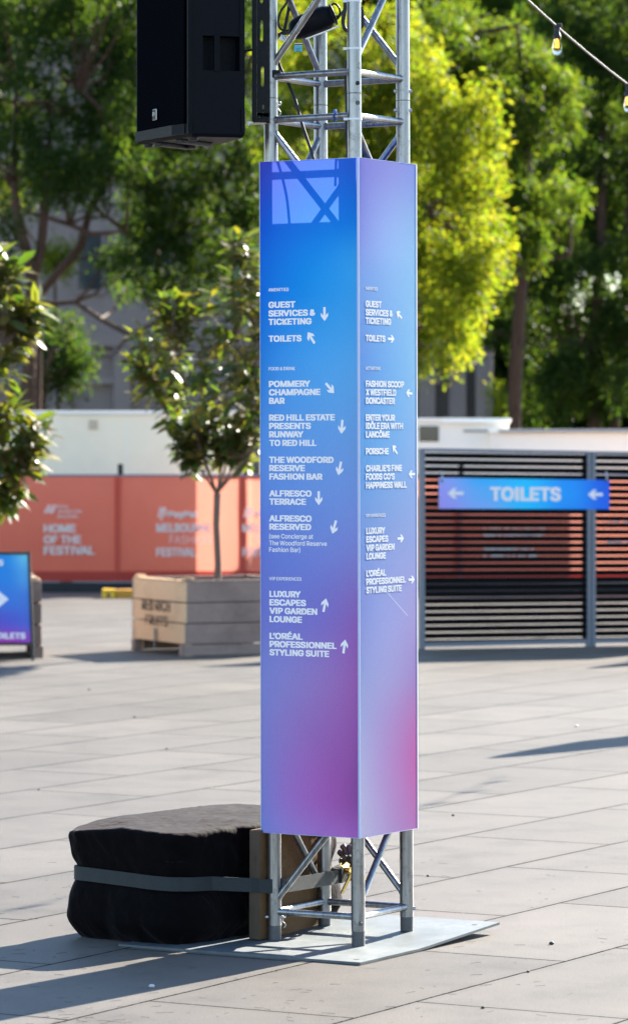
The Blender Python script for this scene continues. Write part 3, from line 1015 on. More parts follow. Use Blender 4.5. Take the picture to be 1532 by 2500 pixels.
# front frame + grille with rows of holes (dark bars on darker backing)
def mat_grille():
    t = NT('steel_grille')
    uv = t.new('UVMap')
    br = t.new('TexBrick')
    br.inputs['Scale'].default_value = 1.0
    br.inputs['Color1'].default_value = (.0008, .0008, .001, 1); br.inputs['Color2'].default_value = (.0008, .0008, .001, 1)
    br.inputs['Mortar'].default_value = (.005, .006, .009, 1)
    br.inputs['Mortar Size'].default_value = .0018; br.inputs['Mortar Smooth'].default_value = .1
    br.inputs['Brick Width'].default_value = .0105; br.inputs['Row Height'].default_value = .0066
    t.t.links.new(uv.outputs[0], br.inputs[0])
    bp = t.bump(br.outputs['Fac'], .002)
    return t.done(t.principled(br.outputs[0], .9, 0, bp, 0.0))
M['grille'] = mat_grille()
gp = [PAy[0] + V(.01, -.02, 0), PAy[1], PAy[2]]
nF = V(-.91, -.41, 0)
def ribbon(name, pts, z0, z1, off, mat, parent, thick=.006):
    vs = []; uv = []; s = 0
    for i, p in enumerate(pts):
        if i: s += (p - pts[i - 1]).length
        q = p + off
        vs += [q + UP * z0, q + UP * z1]; uv += [(s, z0), (s, z1)]
    me = bpy.data.meshes.new(name)
    o0 = origin(parent)
    n = len(pts)
    inner = [v - off.normalized() * thick for v in vs]
    fs = [(2 * i, 2 * i + 2, 2 * i + 3, 2 * i + 1) for i in range(n - 1)]
    N = len(vs)
    fs2 = [tuple(N + k for k in f[::-1]) for f in fs] + [(2 * i, N + 2 * i, N + 2 * i + 2, 2 * i + 2) for i in range(n - 1)] + [(0, 1, N + 1, N), (2 * n - 2, N + 2 * n - 2, N + 2 * n - 1, 2 * n - 1)]
    me.from_pydata([tuple(v - o0) for v in vs + inner], [], fs + fs2)
    u = me.uv_layers.new(name='UVMap')
    uu = uv + uv
    for l in me.loops: u.data[l.index].uv = uu[l.vertex_index]
    me.materials.append(mat)
    o = bpy.data.objects.new(name, me); COL.objects.link(o); o.parent = parent
    return o
ribbon('grille', gp, zb + .046, zt - .04, nF * .008, M['grille'], spk)
m = MB()
fr = [PAy[0] + nF * .004, PAy[1] + nF * .004, PAy[2] + nF * .004, PAy[3] + nF * .001]
for i in range(3):
    m.bar(fr[i] - nF * .008 + UP * (zb + .028), fr[i + 1] - nF * .008 + UP * (zb + .028), .02, .036)
m.bar(PAy[3] + nF * .002 + V(-.006, .0, 0) + UP * (zb + .01), PAy[3] + nF * .002 + V(-.006, 0, 0) + UP * zt, .02, .016, d)
m.build('baffle_frame', M['black_plastic'], spk)
# badge
bc = onplane(378, 280, PAy[0] + nF * .016, (PAy[1] - PAy[0]).normalized())
bd = (PAy[1] - PAy[0]).normalized()
m = MB(); m.box(bc, (.034, .004, .040), (bd, nF, UP), .002); bdg = m.build('badge', M['steel'], spk)
m = MB(); m.box(bc + nF * .0026, (.028, .002, .036), (bd, nF, UP)); bf = m.build('badge_face', M['black_metal'], bdg)
m = MB()
for z, w in ((.008, .008), (.002, .007), (-.004, .008)):
    m.bar(bc + nF * .004 + bd * -.010 + UP * z, bc + nF * .004 + bd * (-.010 + w) + UP * z, .0006, .0018)
m.bar(bc + nF * .004 + bd * -.010 + UP * .008, bc + nF * .004 + bd * -.010 + UP * -.004, .0018, .0006, nF)
m.bar(bc + nF * .004 + bd * .001 + UP * .008, bc + nF * .004 + bd * .006 + UP * -.004, .0006, .0018)
m.bar(bc + nF * .004 + bd * .011 + UP * .008, bc + nF * .004 + bd * .006 + UP * -.004, .0006, .0018)
m.build('emblem', M['steel'], bdg)
# skids and feet under the box
for s0, s1 in ((.25, .30), (.62, .66)):
    pA = PAy[3] + (PAy[0] - PAy[3]) * s0 + (cen - PAy[3]) * .12
    pB = pA + V(.12, .20, 0) * .9
    m = MB(); m.bar(pA + UP * (zb - .007), pB + UP * (zb - .007), .03, .014, (0, 0, 1), .004); m.build('skid', M['rubber'], spk)
for p in (PAy[0] * .8 + cen * .2, PAy[3] * .8 + cen * .2, PAy[6] * .8 + cen * .2):
    m = MB(); m.lathe(V(p.x, p.y, zb - .012), [(.001, 0), (.014, 0), (.017, .006), (.017, .013)]); m.build('foot', M['rubber'], spk)

# bracket: slotted black channel in front of the left upright
brk = thing('speaker_bracket', px(640, 200, 13.78), 'black slotted steel channel clamped between the speaker and the left truss upright', 'bracket')
Yb = 13.78
def slotted(m, x0, x1, slots, ytop, ybot, Y, thick):
    """vertical web between pixel columns with rounded slots left open"""
    cuts = sorted(slots, key=lambda s: s[2])
    def q(xa, xb, ya, yb):
        if yb - ya < .5 or xb - xa < .5: return
        p, r_ = px(xa, ya, Y), px(xb, yb, Y)
        m.box(((p.x + r_.x) / 2, Y, (p.z + r_.z) / 2), (abs(r_.x - p.x), thick, abs(p.z - r_.z)))
    y = ytop
    for (sx0, sx1, sy0, sy1) in cuts:
        q(x0, x1, y, sy0)
        q(x0, sx0, sy0, sy1); q(sx1, x1, sy0, sy1)
        mid = (sx0 + sx1) / 2
        # corner fillets
        e = (sx1 - sx0) * .3
        q(sx0, sx0 + e, sy0, sy0 + e * 1.3); q(sx1 - e, sx1, sy0, sy0 + e * 1.3)
        q(sx0, sx0 + e, sy1 - e * 1.3, sy1); q(sx1 - e, sx1, sy1 - e * 1.3, sy1)
        y = sy1
    q(x0, x1, y, ybot)
m = MB()
slotted(m, 627, 656.5, [(634.5, 641.5, -90, -40), (634.5, 641.5, -30, 8), (635, 642, 50, 101), (637, 644, 162, 213), (640, 644, 255, 267), (629, 636, 277, 286), (640, 644, 275, 285), (647, 650, 276, 282)], -260, 292, Yb, .004)
rail = m.build('channel_web', M['black_metal'], brk)
m = MB()
p, r_ = px(614.5, -260, Yb), px(626.8, 296, Yb)
m.box(((p.x + r_.x) / 2, Yb + .012, (p.z + r_.z) / 2), (r_.x - p.x, .03, p.z - r_.z), None, .002)
m.build('channel_flange', M['black_metal'], brk)
m = MB()
p, r_ = px(618, 290, Yb - .004), px(658, 298.5, Yb - .004)
m.box(((p.x + r_.x) / 2, Yb + .006, (p.z + r_.z) / 2), (r_.x - p.x, .035, p.z - r_.z), None, .002)
m.build('end_cap', M['black_metal'], brk)
m = MB()
m.bar(px(601, 300, Yb + .03), px(650, 300, Yb + .03), .03, .010, (0, 0, 1), .002)
m.bar(px(607, 297, Yb + .015), px(607, 306, Yb + .015), .005, .006, (1, 0, 0))
m.build('clamp', M['steel'], brk)
m = MB(); m.tube([px(592, 125, Yb + .05), px(618, 121, Yb + .03)], .0042, 10); m.build('rod', M['black_metal'], brk)
m = MB(); m.box(px(668, 180, 13.80) + V(0, .03, 0), (.05, .05, .03), None, .004); m.build('upright_clamp', M['black_metal'], brk)

# ------------------------------------------------------------------ cloth-covered ballast block, timbers, strap
def uvp(u, v, z=0): return P0 + U * u + W * v + UP * z
blk = thing('ballast_block', uvp(.2, .74, 0), 'black cloth covered ballast block strapped beside the tower', 'ballast')
def block_mesh():
    n = 56
    bm = bmesh.new()
    bmesh.ops.create_cube(bm, size=2.0)
    bmesh.ops.subdivide_edges(bm, edges=bm.edges[:], cuts=n, use_grid_fill=True)
    u0, u1, v0, v1, H = -.325, .70, .43, 1.035, .415
    for vtx in bm.verts:
        x, y, z = vtx.co
        zz = (z + 1) / 2
        # rounded plan
        e = 6.5
        rr = (abs(x) ** e + abs(y) ** e) ** (1 / e)
        k = max(abs(x), abs(y)) / max(rr, 1e-6)
        X, Y_ = x * k, y * k
        side_n = Vector((X, Y_, 0)).normalized() if abs(z) < .999 else Vector((X, Y_, 0))
        w = 1.0
        # belly above the floor, squeezed at the strap, tucked under at the floor
        prof = .012 * math.sin(zz * PI * 2.1 + .4) - .032 * math.exp(-((zz - .50 - .08 * (Y_ + 1) / 2) / .10) ** 2) - .075 * (max(0, .20 - zz) / .20) ** 1.5 - .012 * zz
        edge = max(abs(x), abs(y))
        X += prof * abs(x) ** 6 * (1 if x > 0 else -1) * 1.3
        Y_ += prof * abs(y) ** 6 * (1 if y > 0 else -1) * 2.2
        tt = max(0.0, (zz - .93) / .07)
        ins = .020 * (1 - math.sqrt(max(0, 1 - tt * tt)))
        X -= ins / .51 * X * abs(x) ** 4
        Y_ -= ins / .30 * Y_ * abs(y) ** 4
        u = (u0 + u1) / 2 + X * (u1 - u0) / 2
        v = (v0 + v1) / 2 + Y_ * (v1 - v0) / 2
        p = Vector((u, v, zz * H))
        # folds: mostly vertical on the sides
        s1 = noise.noise(Vector((u * 7, v * 7, zz * 1.2)))
        s2 = noise.noise(Vector((u * 17 + 3, v * 17, zz * 3.0 + zz * u * 5)))
        s3 = noise.noise(Vector((u * 30 + zz * 4, v * 30 - zz * 6, 5 + zz * 5)))
        sidew = min(1, edge ** 8)
        s4 = noise.noise(Vector((u * 5 + zz * 2.2, v * 5 - zz * 2.6, 11)))
        amp = (.009 * s1 + .007 * s2 + .004 * s3 + .014 * abs(s4) ** .8 - .006) * sidew * (1 - .55 * math.exp(-((zz - .53) / .12) ** 2))
        dn = Vector((x * abs(x) ** 6, y * abs(y) ** 6, 0))
        if dn.length > 1e-6: dn.normalize()
        p += dn * amp
        if z > .999:
            t1 = noise.noise(Vector((u * 5, v * 5, 9)))
            t2 = noise.noise(Vector((u * 6 + v * 9, v * 22 - u * 8, 2)))
            t3 = noise.noise(Vector((u * 30, v * 44, 4)))
            inner = max(0, 1 - edge ** 6)
            t4 = noise.noise(Vector((u * 10, v * 60, 7)))
            p.z += .012 * t4 * inner * 0 + (.009 * t1 + .006 * t2 + .004 * t3 + .003 * t4) * inner + .002 * t2 * (1 - inner) - .012 * inner
            p.z += .03 * (1 - ((u - .5) / .8) ** 2) * inner * .6
        # flap: the left near corner of the cloth hangs out and droops a little
        fl = max(0, .30 - Vector((u - u0, v - v1)).length) / .30
        if zz > .6:
            p += (Vector((-.008, .012, -.034)) * fl * ((zz - .6) / .4))
        fr_ = max(0, .25 - Vector((u - u0, v - v0)).length) / .25
        if zz > .75: p.z -= .012 * fr_
        if p.z < .002: p.z = .002
        du_, dv_ = p.x - .19, p.y - .73
        c4, s4 = math.cos(R(6.5)), math.sin(R(6.5))
        q = P0 + U * (.19 + du_ * c4 + dv_ * s4) + W * (.756 - du_ * s4 + dv_ * c4)
        vtx.co = Vector((q.x, q.y, p.z)) - blk.location
    for f in bm.faces: f.smooth = True
    bmesh.ops.recalc_face_normals(bm, faces=bm.faces)
    me = bpy.data.meshes.new('cloth_cover'); bm.to_mesh(me); bm.free()
    me.materials.append(M['cloth'])
    o = bpy.data.objects.new('cloth_cover', me); COL.objects.link(o); o.parent = blk
    return o
BLKO = block_mesh()

for i, (z0, z1, lab) in enumerate(((.012, .205, 'lower brown timber sleeper wedged between the truss foot and the black cloth block'),
                                   (.207, .405, 'upper brown timber sleeper stacked on another behind the left truss upright'))):
    ub = -.058 + .006 * i
    o = thing('timber_sleeper', uvp(.15, .395, z0), lab, 'timber', 'timber sleepers beside the truss')
    m = MB(); m.box(uvp((ub + .365) / 2, .398 + .002 * i, (z0 + z1) / 2), (.365 - ub - .004, .046, z1 - z0), (U, W, UP), .003)
    bd_ = m.build('beam', M['sleeper'], o)
    m = MB(); m.box(uvp(ub + .001, .398 + .002 * i, (z0 + z1) / 2), (.004, .043, z1 - z0 - .006), (U, W, UP))
    m.build('sawn_end', M['sleeper_end'], o)
    m = MB()
    rnd = random.Random(i)
    for k in range(14):
        zz = z0 + .012 + (z1 - z0 - .02) * k / 14
        m.box(uvp(.366, .378 + rnd.random() * .006, zz), (.008 + rnd.random() * .008, .010, .012), (U, W, UP))
    m.build('splintered_end', M['gold'] if False else M['crate_new'], o)

strap = thing('ratchet_strap', uvp(-.33, .7, .2), 'grey webbing ratchet strap wrapped round the black block and truss leg', 'strap')
def strap_path(pts, w=.05, t=.003):
    m = MB()
    n = len(pts)
    vs = []
    for i, p in enumerate(pts):
        a = pts[max(0, i - 1)]; b = pts[min(n - 1, i + 1)]
        dd = (b - a); dd.z = 0; dd.normalize()
        nn = V(dd.y, -dd.x, 0)
        for (s, k) in ((-.5, 0), (.5, 0), (.5, 1), (-.5, 1)):
            vs.append(p + UP * (s * w) + nn * (t * k))
    fs = []
    for i in range(n - 1):
        for k in range(4):
            fs.append((4 * i + k, 4 * i + (k + 1) % 4, 4 * i + 4 + (k + 1) % 4, 4 * i + 4 + k))
    fs += [(0, 1, 2, 3), tuple(4 * (n - 1) + k for k in range(4))]
    m.add(vs, fs)
    return m
from mathutils.bvhtree import BVHTree
_bv = BVHTree.FromPolygons([v.co + blk.location for v in BLKO.data.vertices], [tuple(p.vertices) for p in BLKO.data.polygons])
def hug(p):
    c = uvp(.1, .75, p.z)
    d = (c - p); d.z = 0; d.normalize()
    best = None
    for dz in (-.02, 0, .02):
        h = _bv.ray_cast(p - d * .3 + UP * dz, d)
        if h[0] is not None:
            q = h[0] - UP * dz - d * .003
            if best is None or (q - c).length > (best - c).length: best = q
    return best if best is not None else p
path = [uvp(.45, 1.035, .225), uvp(.1, 1.035, .23), uvp(-.22, 1.032, .235), uvp(-.29, 1.022, .236), uvp(-.322, .985, .236), uvp(-.33, .92, .235)]
for k in range(1, 9):
    s = k / 8
    path.append(uvp(-.332 + .03 * s, .92 - .36 * s, .235 - .010 * s) - U * (.004 * math.sin(s * PI)))
pp_ = path + [uvp(-.29, .52, .2225), uvp(-.22, .46, .2175)]
fine = []
for i in range(len(pp_) - 1):
    for k in range(5): fine.append(pp_[i].lerp(pp_[i + 1], k / 5))
path = [hug(p) for p in fine + [pp_[-1]]]
path = [path[0]] + [(path[i - 1] + path[i] * 2 + path[i + 1]) / 4 for i in range(1, len(path) - 1)] + [path[-1]]
path = [p - (uvp(.1, .75, p.z) - p).normalized() * .004 for p in path]
path += [ uvp(-.066, .405, .209), uvp(-.062, .375, .2065), uvp(-.03, .352, .204), uvp(-.012, .335, .2035), uvp(.006, .322, .203), uvp(.03, .318, .203)]
strap_path(path).build('webbing', M['strap'], strap)
path2 = [uvp(.03, .3195, .203), uvp(.10, .3205, .2015), uvp(.20, .3215, .200), uvp(.30, .3215, .199), uvp(.345, .321, .198), uvp(.40, .325, .198), uvp(.43, .335, .198)]
strap_path(path2).build('webbing', M['strap'], strap)
m = MB()
for k in range(12):
    m.box(uvp(.43 + .012 * k, .345 + .004 * k, .198), (.006, .05, .052), (U, W, UP))
m.build('ratchet_spool', M['strap'], strap)
rc = uvp(.47, .34, .22)
m = MB()
m.bar(uvp(.43, .325, .25), uvp(.60, .36, .19), .004, .03)
m.bar(uvp(.43, .29, .23), uvp(.58, .31, .16), .004, .026)
m.tube([uvp(.47, .285, .215), uvp(.47, .37, .215)], .012, 12)
m.tube([uvp(.55, .29, .175), uvp(.55, .37, .175)], .009, 12)
m.bar(uvp(.44, .29, .205), uvp(.46, .34, .13), .012, .006)
m.build('ratchet', M['gold'], strap)
m = MB()
for k in range(9):
    a_ = k * .7
    m.tube([uvp(.44 + .02 * math.sin(a_), .30 + .05 * math.cos(a_) * .6, .25 + .02 * math.sin(a_ * 1.7)), uvp(.50 + .03 * math.cos(a_), .33 + .04 * math.sin(a_), .29 + .02 * math.cos(a_ * 2))], .012, 8)
m.build('strap_tail', M['rubber'], strap)

# ------------------------------------------------------------------ festoon lights
def fest(n):
    return V(1.4626 + .39 * n, 17.9 + .92 * n, 3.467 - .15 * n + .022 * n * n)
fs_ = thing('festoon_string', fest(0), 'black festoon cable with warm clear bulbs crossing the top right of the trees', 'string light')
m = MB(); m.tube([fest(-4 + k * .1) for k in range(0, 141)], .0046, 10); m.build('cable', simple('grey_cable', (.10, .09, .09), .35), fs_)
tg_ = NT('clear_glass')
gl = tg_.new('BsdfGlass'); gl.inputs['IOR'].default_value = 1.2; gl.inputs['Roughness'].default_value = .02
gl.inputs[0].default_value = (1, .93, .85, 1)
tpp = tg_.new('BsdfTransparent'); mxx = tg_.new('MixShader'); mxx.inputs[0].default_value = .75
tg_.link(gl, mxx, 0, 1); tg_.link(tpp, mxx, 0, 2)
M['bulb'] = tg_.done(mxx)
te = NT('hot_filament'); em = te.new('Emission'); em.inputs[0].default_value = (1, .27, .03, 1); em.inputs[1].default_value = 1.6
M['filament'] = te.done(em)
for n in range(-3, 10):
    c = fest(n)
    m = MB()
    m.lathe(c, [(.001, .014), (.013, .012), (.015, .002), (.014, -.006), (.0125, -.010), (.0125, -.030), (.0165, -.033), (.0165, -.040), (.0185, -.042), (.0185, -.052), (.017, -.054), (.001, -.055)], UP, 20)
    m.box(c + V(.004, -.003, .004), (.036, .016, .018), None, .004)
    sk = m.build('socket', M['rubber'], fs_)
    m = MB()
    m.lathe(c - UP * .052, [(.0125, 0), (.0145, -.012), (.019, -.028), (.0222, -.044), (.0215, -.056), (.0165, -.068), (.008, -.075), (.0005, -.0765)], UP, 28)
    m.build('bulb', M['bulb'], sk)
    m = MB()
    for k in range(6):
        a_ = k * PI / 3
        e0 = V(math.cos(a_), math.sin(a_), 0)
        m.tube([c - UP * .062 + e0 * .0052, c - UP * .094 + e0 * .0072], .0020, 6)
    m.tube([c - UP * .055, c - UP * .066], .004, 8)
    m.build('filament', M['filament'], sk)

# ------------------------------------------------------------------ small debris
rnd = random.Random(3)
def pebble(p, r, mat, lab, grp='stones on the paving'):
    bm = bmesh.new()
    bmesh.ops.create_icosphere(bm, subdivisions=2, radius=1)
    sd_ = rnd.random() * 50
    for v in bm.verts:
        k = 1 + .28 * noise.noise(v.co * 1.6 + Vector((sd_, 0, 0)))
        v.co = Vector((v.co.x * r * k * 1.15, v.co.y * r * k, v.co.z * r * .72 * k + r * .6))
    for f in bm.faces: f.smooth = True
    me = bpy.data.meshes.new('pebble'); bm.to_mesh(me); bm.free(); me.materials.append(mat)
    o = bpy.data.objects.new('pebble', me); COL.objects.link(o); o.location = p
    tag(o, lab, 'stone', grp)
M['stone_d'] = simple('dark_stone', (.04, .038, .036), .7)
M['stone_w'] = simple('pale_stone', (.6, .6, .6), .6)
for (x, y, r, mt, lab) in ((1345, 2306, .0085, 'stone_d', 'dark brown pebble lying right of the steel base plate'),
                           (371, 2411, .009, 'stone_w', 'white pebble in the shadow below the black block'),
                           (1044, 2140, .006, 'stone_d', 'small dark stone between the sign foot and the right edge'),
                           (1405, 1774, .009, 'stone_w', 'small white pebble on the far bright paving'),
                           (329, 1752, .008, 'stone_d', 'dark stone on the bright paving left of the sign'),
                           (1105, 1992, .007, 'stone_d', 'tiny dark stone right of the sign beyond its foot'),
                           (95, 1929, .005, 'stone_d', 'dark crumb on the paving near the left edge'),
                           (1178, 2462, .006, 'stone_d', 'dark crumb nearest the bottom edge of the photo'),
                           (1288, 2374, .005, 'stone_d', 'tiny crumb below the lone dark pebble'),
                           (407, 1829, .006, 'stone_d', 'dark crumb halfway to the planter on the left side'),
                           (218, 1685, .008, 'stone_d', 'dark crumb on the paving left of the timber planter')):
    pebble(gpx(x, y), r, M[mt], lab)
# needles and twigs: uncountable litter
m = MB()
for k in range(300):
    Y = 11.6 + rnd.random() ** 2.0 * 5
    X = (rnd.random() - .5) * .175 * Y
    if rnd.random() < .5: X = (rnd.random() * .35 - .9) * .09 * Y if rnd.random() < .4 else X
    a_ = rnd.random() * PI; L_ = .006 + rnd.random() * .02
    c0 = V(X, Y, .0025); dd = V(math.cos(a_), math.sin(a_), 0)
    bnd = V(-dd.y, dd.x, 0) * (rnd.random() - .5) * L_ * .6
    m.tube([c0 - dd * L_, c0 + bnd, c0 + dd * L_], .0005, 5)
lt = m.build('twig_litter', simple('dry_twig', (.07, .045, .03), .8))
tag(lt, 'scattered dry twigs and needles on the paving', 'litter', kind='stuff')

# ------------------------------------------------------------------ planters
def crate(name, Fp, left, right, h0, h1, lab, new_left, text=None, group='timber bin planters'):
    """square apple bin: Fp near corner, left / right = edge vectors"""
    o = thing(name, Fp + (left + right) / 2, lab, 'planter', group)
    nL = V(-1, 0, 0)
    lz = h1 - h0
    faces = [(Fp, left, new_left), (Fp, right, False), (Fp + left, right, False), (Fp + right, left, False)]
    r2 = random.Random(5)
    cen_ = Fp + (left + right) / 2
    for k, (a, e, new) in enumerate(faces):
        d_ = e.normalized(); out = V(d_.y, -d_.x, 0)
        if (a + e / 2 - cen_).dot(out) < 0: out = -out
        m = MB()
        bh = lz / 3
        for j in range(3):
            zc_ = h0 + bh * (j + .5)
            m.box(a + e / 2 + UP * zc_ - out * (.011 + .003 * r2.random()), (e.length - .002 - .012 * (k % 2), .022, bh - .007 - .003 * r2.random()), (d_, out, UP), .003)
        pm = M['crate_new'] if new else M['crate_old']
        sidep = m.build('side_boards', pm, o)
        if k == 0 and text:
            for s, u0_, u1_, z_, cap in text:
                p = a + e * (1 - u0_) + UP * z_ + out * .0035
                q = a + e * (1 - u1_) + UP * z_ + out * .0035
                text_on('stencil', s, p, (q - p).normalized(), UP, (q - p).length, cap, M['stencil_ink'], sidep, .012)
        m = MB()
        for s in ((.035, .965) if new else (.02, .5, .98)):
            m.box(a + e * s + UP * (h0 / 2) - out * .045, (.07, .07, h0), (d_, out, UP), .002)
        if k in (1, 2):
            m.bar(a + UP * (h0 / 2) - out * .012, a + e + UP * (h0 / 2) - out * .012, .022, h0 * .9)
        m.build('skid', M['crate_old'] if not new else M['crate_new'], o)
        m = MB()
        m.bar(a + d_ * .02 + UP * (h1 + .006) - out * .03, a + e - d_ * .02 + UP * (h1 + .006) - out * .03, .05, .012)
        m.build('rim', M['crate_old'] if k else M['crate_new'], o)
        m = MB()
        m.box(a + d_ * .06 + UP * (h1 + .018) - out * .05, (.08, .06, .03), (d_, out, UP), .004)
        m.build('corner_block', M['crate_new'], o)
    m = MB()
    i_ = .96
    q = [cen_ + (p - cen_) * i_ for p in (Fp, Fp + right, Fp + right + left, Fp + left)]
    m.add([p + UP * (h1 - .05) for p in q], [(0, 1, 2, 3)]); m.build('soil', M['soil'], o)
    m = MB()
    if new_left:
        d_ = left.normalized()
        m.bar(Fp + left * .53 + UP * (h0 - .07) + V(-.016, -.007, 0), Fp + left * .53 + UP * (h0 + .12) + V(-.016, -.007, 0), .05, .008, (1, 0, 0), .003)
        m.build('metal_strap', M['rail_grey'], o)
    return o
crate('planter_bin', V(-1.09, 32.3, 0), V(-.485, 1.0, 0), V(1.0, .485, 0), .098, .625,
      'pale and grey timber bin planter with stencilled front holding the leafy tree', True,
      [("RED RICH", .20, .74, .36, .095), ("FRUITS", .27, .69, .235, .085)])
crate('planter_bin', V(-2.27, 32.05, 0), V(-1.09, -.12, 0), V(-.13, 1.09, 0), .1, .64,
      'weathered timber bin planter half hidden behind the sandwich board', False)

# glossy leaved planter trees
def leaf_mesh(name, leaves, mat, parent, wid=.42):
    """leaves: list of (base, dir, normal, length)"""
    vs = []; fs = []
    for (b, d_, n_, L_) in leaves:
        s_ = d_.cross(n_).normalized(); n_ = s_.cross(d_).normalized()
        w = L_ * wid * .5
        k = len(vs)
        bend = -n_ * L_ * .10
        vs += [b, b + d_ * L_ * .30 + s_ * w * .8 + n_ * w * .25, b + d_ * L_ * .30 - s_ * w * .8 + n_ * w * .25,
               b + d_ * L_ * .32, b + d_ * L_ * .66 + s_ * w * .85 + n_ * w * .2 + bend * .4, b + d_ * L_ * .66 - s_ * w * .85 + n_ * w * .2 + bend * .4,
               b + d_ * L_ * .68 + bend * .4, b + d_ * L_ + bend]
        fs += [(k, k + 1, k + 3), (k, k + 3, k + 2), (k + 1, k + 4, k + 6, k + 3), (k + 3, k + 6, k + 5, k + 2), (k + 4, k + 7, k + 6), (k + 6, k + 7, k + 5)]
    mb_ = MB(); mb_.v = [tuple(v) for v in vs]; mb_.f = [list(f) for f in fs]; mb_.sm = [True] * len(fs)
    me = bpy.data.meshes.new(name); o0 = origin(parent)
    me.from_pydata([(v[0] - o0.x, v[1] - o0.y, v[2] - o0.z) for v in mb_.v], [], mb_.f)
    me.polygons.foreach_set('use_smooth', mb_.sm)
    me.materials.append(mat)
    o = bpy.data.objects.new(name, me); COL.objects.link(o); o.parent = parent
    return o

def planter_tree(base, lab, seed, puffs, fork, leafL, tips=170):
    r_ = random.Random(seed)
    o = thing('magnolia_tree', base, lab, 'tree', 'glossy leaved trees in the planters')
    m = MB()
    m.tube([base + UP * .5, base + V(.012, 0, fork * .55), base + V(-.004, 0, fork * .8), base + V(.005, 0, fork)], [.034, .030, .029, .031], 12)
    fk = base + V(.005, 0, fork)
    mains = []
    for k in range(7):
        a_ = k * 2.4 + r_.random()
        sp_ = .16 + .32 * r_.random()
        k_ = .5 + .3 * r_.random()
        s0 = fk + V(0, 0, -.03 + .06 * r_.random())
        e1 = fk + V(math.cos(a_) * sp_ * k_, math.sin(a_) * sp_ * k_, .30 + .22 * r_.random())
        e2 = fk + V(math.cos(a_) * sp_ * (1 + .3 * r_.random()), math.sin(a_) * sp_ * (1 + .3 * r_.random()), .95 + .6 * r_.random())
        m.tube([s0, s0 * .6 + e1 * .4, e1, e2], [.012, .010, .008, .004], 8)
        mains += [e1, (e1 + e2) / 2, e2]
    leaves = []
    for k in range(tips):
        c_, rr = r_.choice(puffs)
        dv = Vector((r_.gauss(0, 1), r_.gauss(0, 1), r_.gauss(0, 1))).normalized()
        t = base + c_ + dv * rr * (.35 + .65 * r_.random() ** .5)
        nb = min(mains, key=lambda q: (q - t).length + (0 if q.z < t.z else .4))
        mid = (nb + t) / 2 - UP * .05
        m.tube([nb, mid, t], [.005, .004, .0025], 5)
        g_ = (t - mid).normalized()
        nl = r_.randint(6, 10)
        for j in range(nl):
            a_ = j * 2.4 + r_.random()
            e0 = g_.orthogonal().normalized(); e1 = g_.cross(e0)
            rad = e0 * math.cos(a_) + e1 * math.sin(a_)
            el = .1 + .9 * (j / nl)
            d_ = (rad * (1.1 - .6 * el) + g_ * (.15 + .9 * el) - UP * (.25 + .45 * r_.random())).normalized()
            n_ = (g_ * .6 + rad * .2 + UP * .8 + Vector((r_.gauss(0, .35), r_.gauss(0, .35), r_.gauss(0, .35)))).normalized()
            leaves.append((t - g_ * (.20 * (1 - el)), d_, n_, leafL * (.7 + .5 * r_.random())))
    m.build('trunk', M['bark_grey'], o)
    leaf_mesh('crown', leaves, M['leaf_magnolia'], o)
    return o
b0 = V(-.835, 33.04, 0)
def pf_(x, y, r, dy=0): 
    p = px(x, y, 33.04 + dy); return (p - b0, r / F * 33.04)
planter_tree(b0, 'small glossy leaved tree on a thin trunk rising from the stencilled planter', 11,
             [pf_(470, 840, 110), pf_(400, 800, 80, -.2), pf_(380, 930, 70, .2), pf_(560, 760, 90), pf_(610, 680, 70, .2), pf_(640, 850, 110, -.2), pf_(470, 990, 85, .1),
              pf_(560, 960, 100, -.3), pf_(420, 745, 45), pf_(640, 1000, 70), pf_(500, 900, 110, -.4), pf_(530, 1060, 45, -.1), pf_(680, 720, 90), pf_(340, 890, 35), pf_(600, 600, 40), pf_(700, 900, 90), pf_(455, 1060, 40), pf_(585, 1060, 50), pf_(520, 1020, 60), pf_(475, 1095, 30), pf_(560, 1090, 30)], 1.36, .16, 300)
b1 = V(-2.93, 32.6, 0)
def pg_(x, y, r, dy=0):
    p = px(x, y, 32.6 + dy); return (p - b1, r / F * 32.6)
planter_tree(b1, 'broad leaved green tree cut by the left edge, growing behind the sandwich board', 12,
             [pg_(20, 790, 70), pg_(75, 760, 35), pg_(-40, 760, 110), pg_(10, 880, 50), pg_(-30, 960, 90), pg_(30, 1050, 70), pg_(95, 1060, 45), pg_(20, 1150, 60), pg_(-50, 1100, 90), pg_(-60, 700, 100),
              pg_(0, 640, 45), pg_(-120, 850, 120), pg_(70, 1120, 40), pg_(30, 1200, 25)], 1.1, .21, 115)

# ------------------------------------------------------------------ sandwich board
sbY = 31.66
sb = thing('sandwich_board', px(0, 1612, sbY) * 1.0, 'black framed sandwich board with blue to magenta poster and white arrow', 'sign')
sb.location = V((0 - CX) / F * sbY, sbY, 0)
def sbp(x, y):
    f = (1613 - y) / (1613 - 1349)
    return px(x, y, sbY + .12 * f)
xl = -110
corners = [sbp(xl + 6, 1572), sbp(76, 1572), sbp(70, 1350), sbp(xl + 10, 1350)]
m = MB()
m.bar(sbp(81, 1613), sbp(71, 1347), .03, .022, (1, 0, 0)); m.bar(sbp(xl, 1613), sbp(xl + 8, 1347), .03, .022, (1, 0, 0))
m.bar(sbp(xl + 8, 1350.5), sbp(70, 1350.5), .03, .02); m.bar(sbp(xl + 5, 1571), sbp(76, 1571), .03, .016)
m.build('frame', M['sign_frame'], sb)
off = V(0, .26, 0)
for xa_, xb_ in ((78, 71), (xl, xl + 8)):
    m = MB(); m.bar(sbp(xa_, 1613) + off, sbp(xb_, 1352), .022, .022, (1, 0, 0)); m.build('rear_leg', M['sign_frame'], sb)
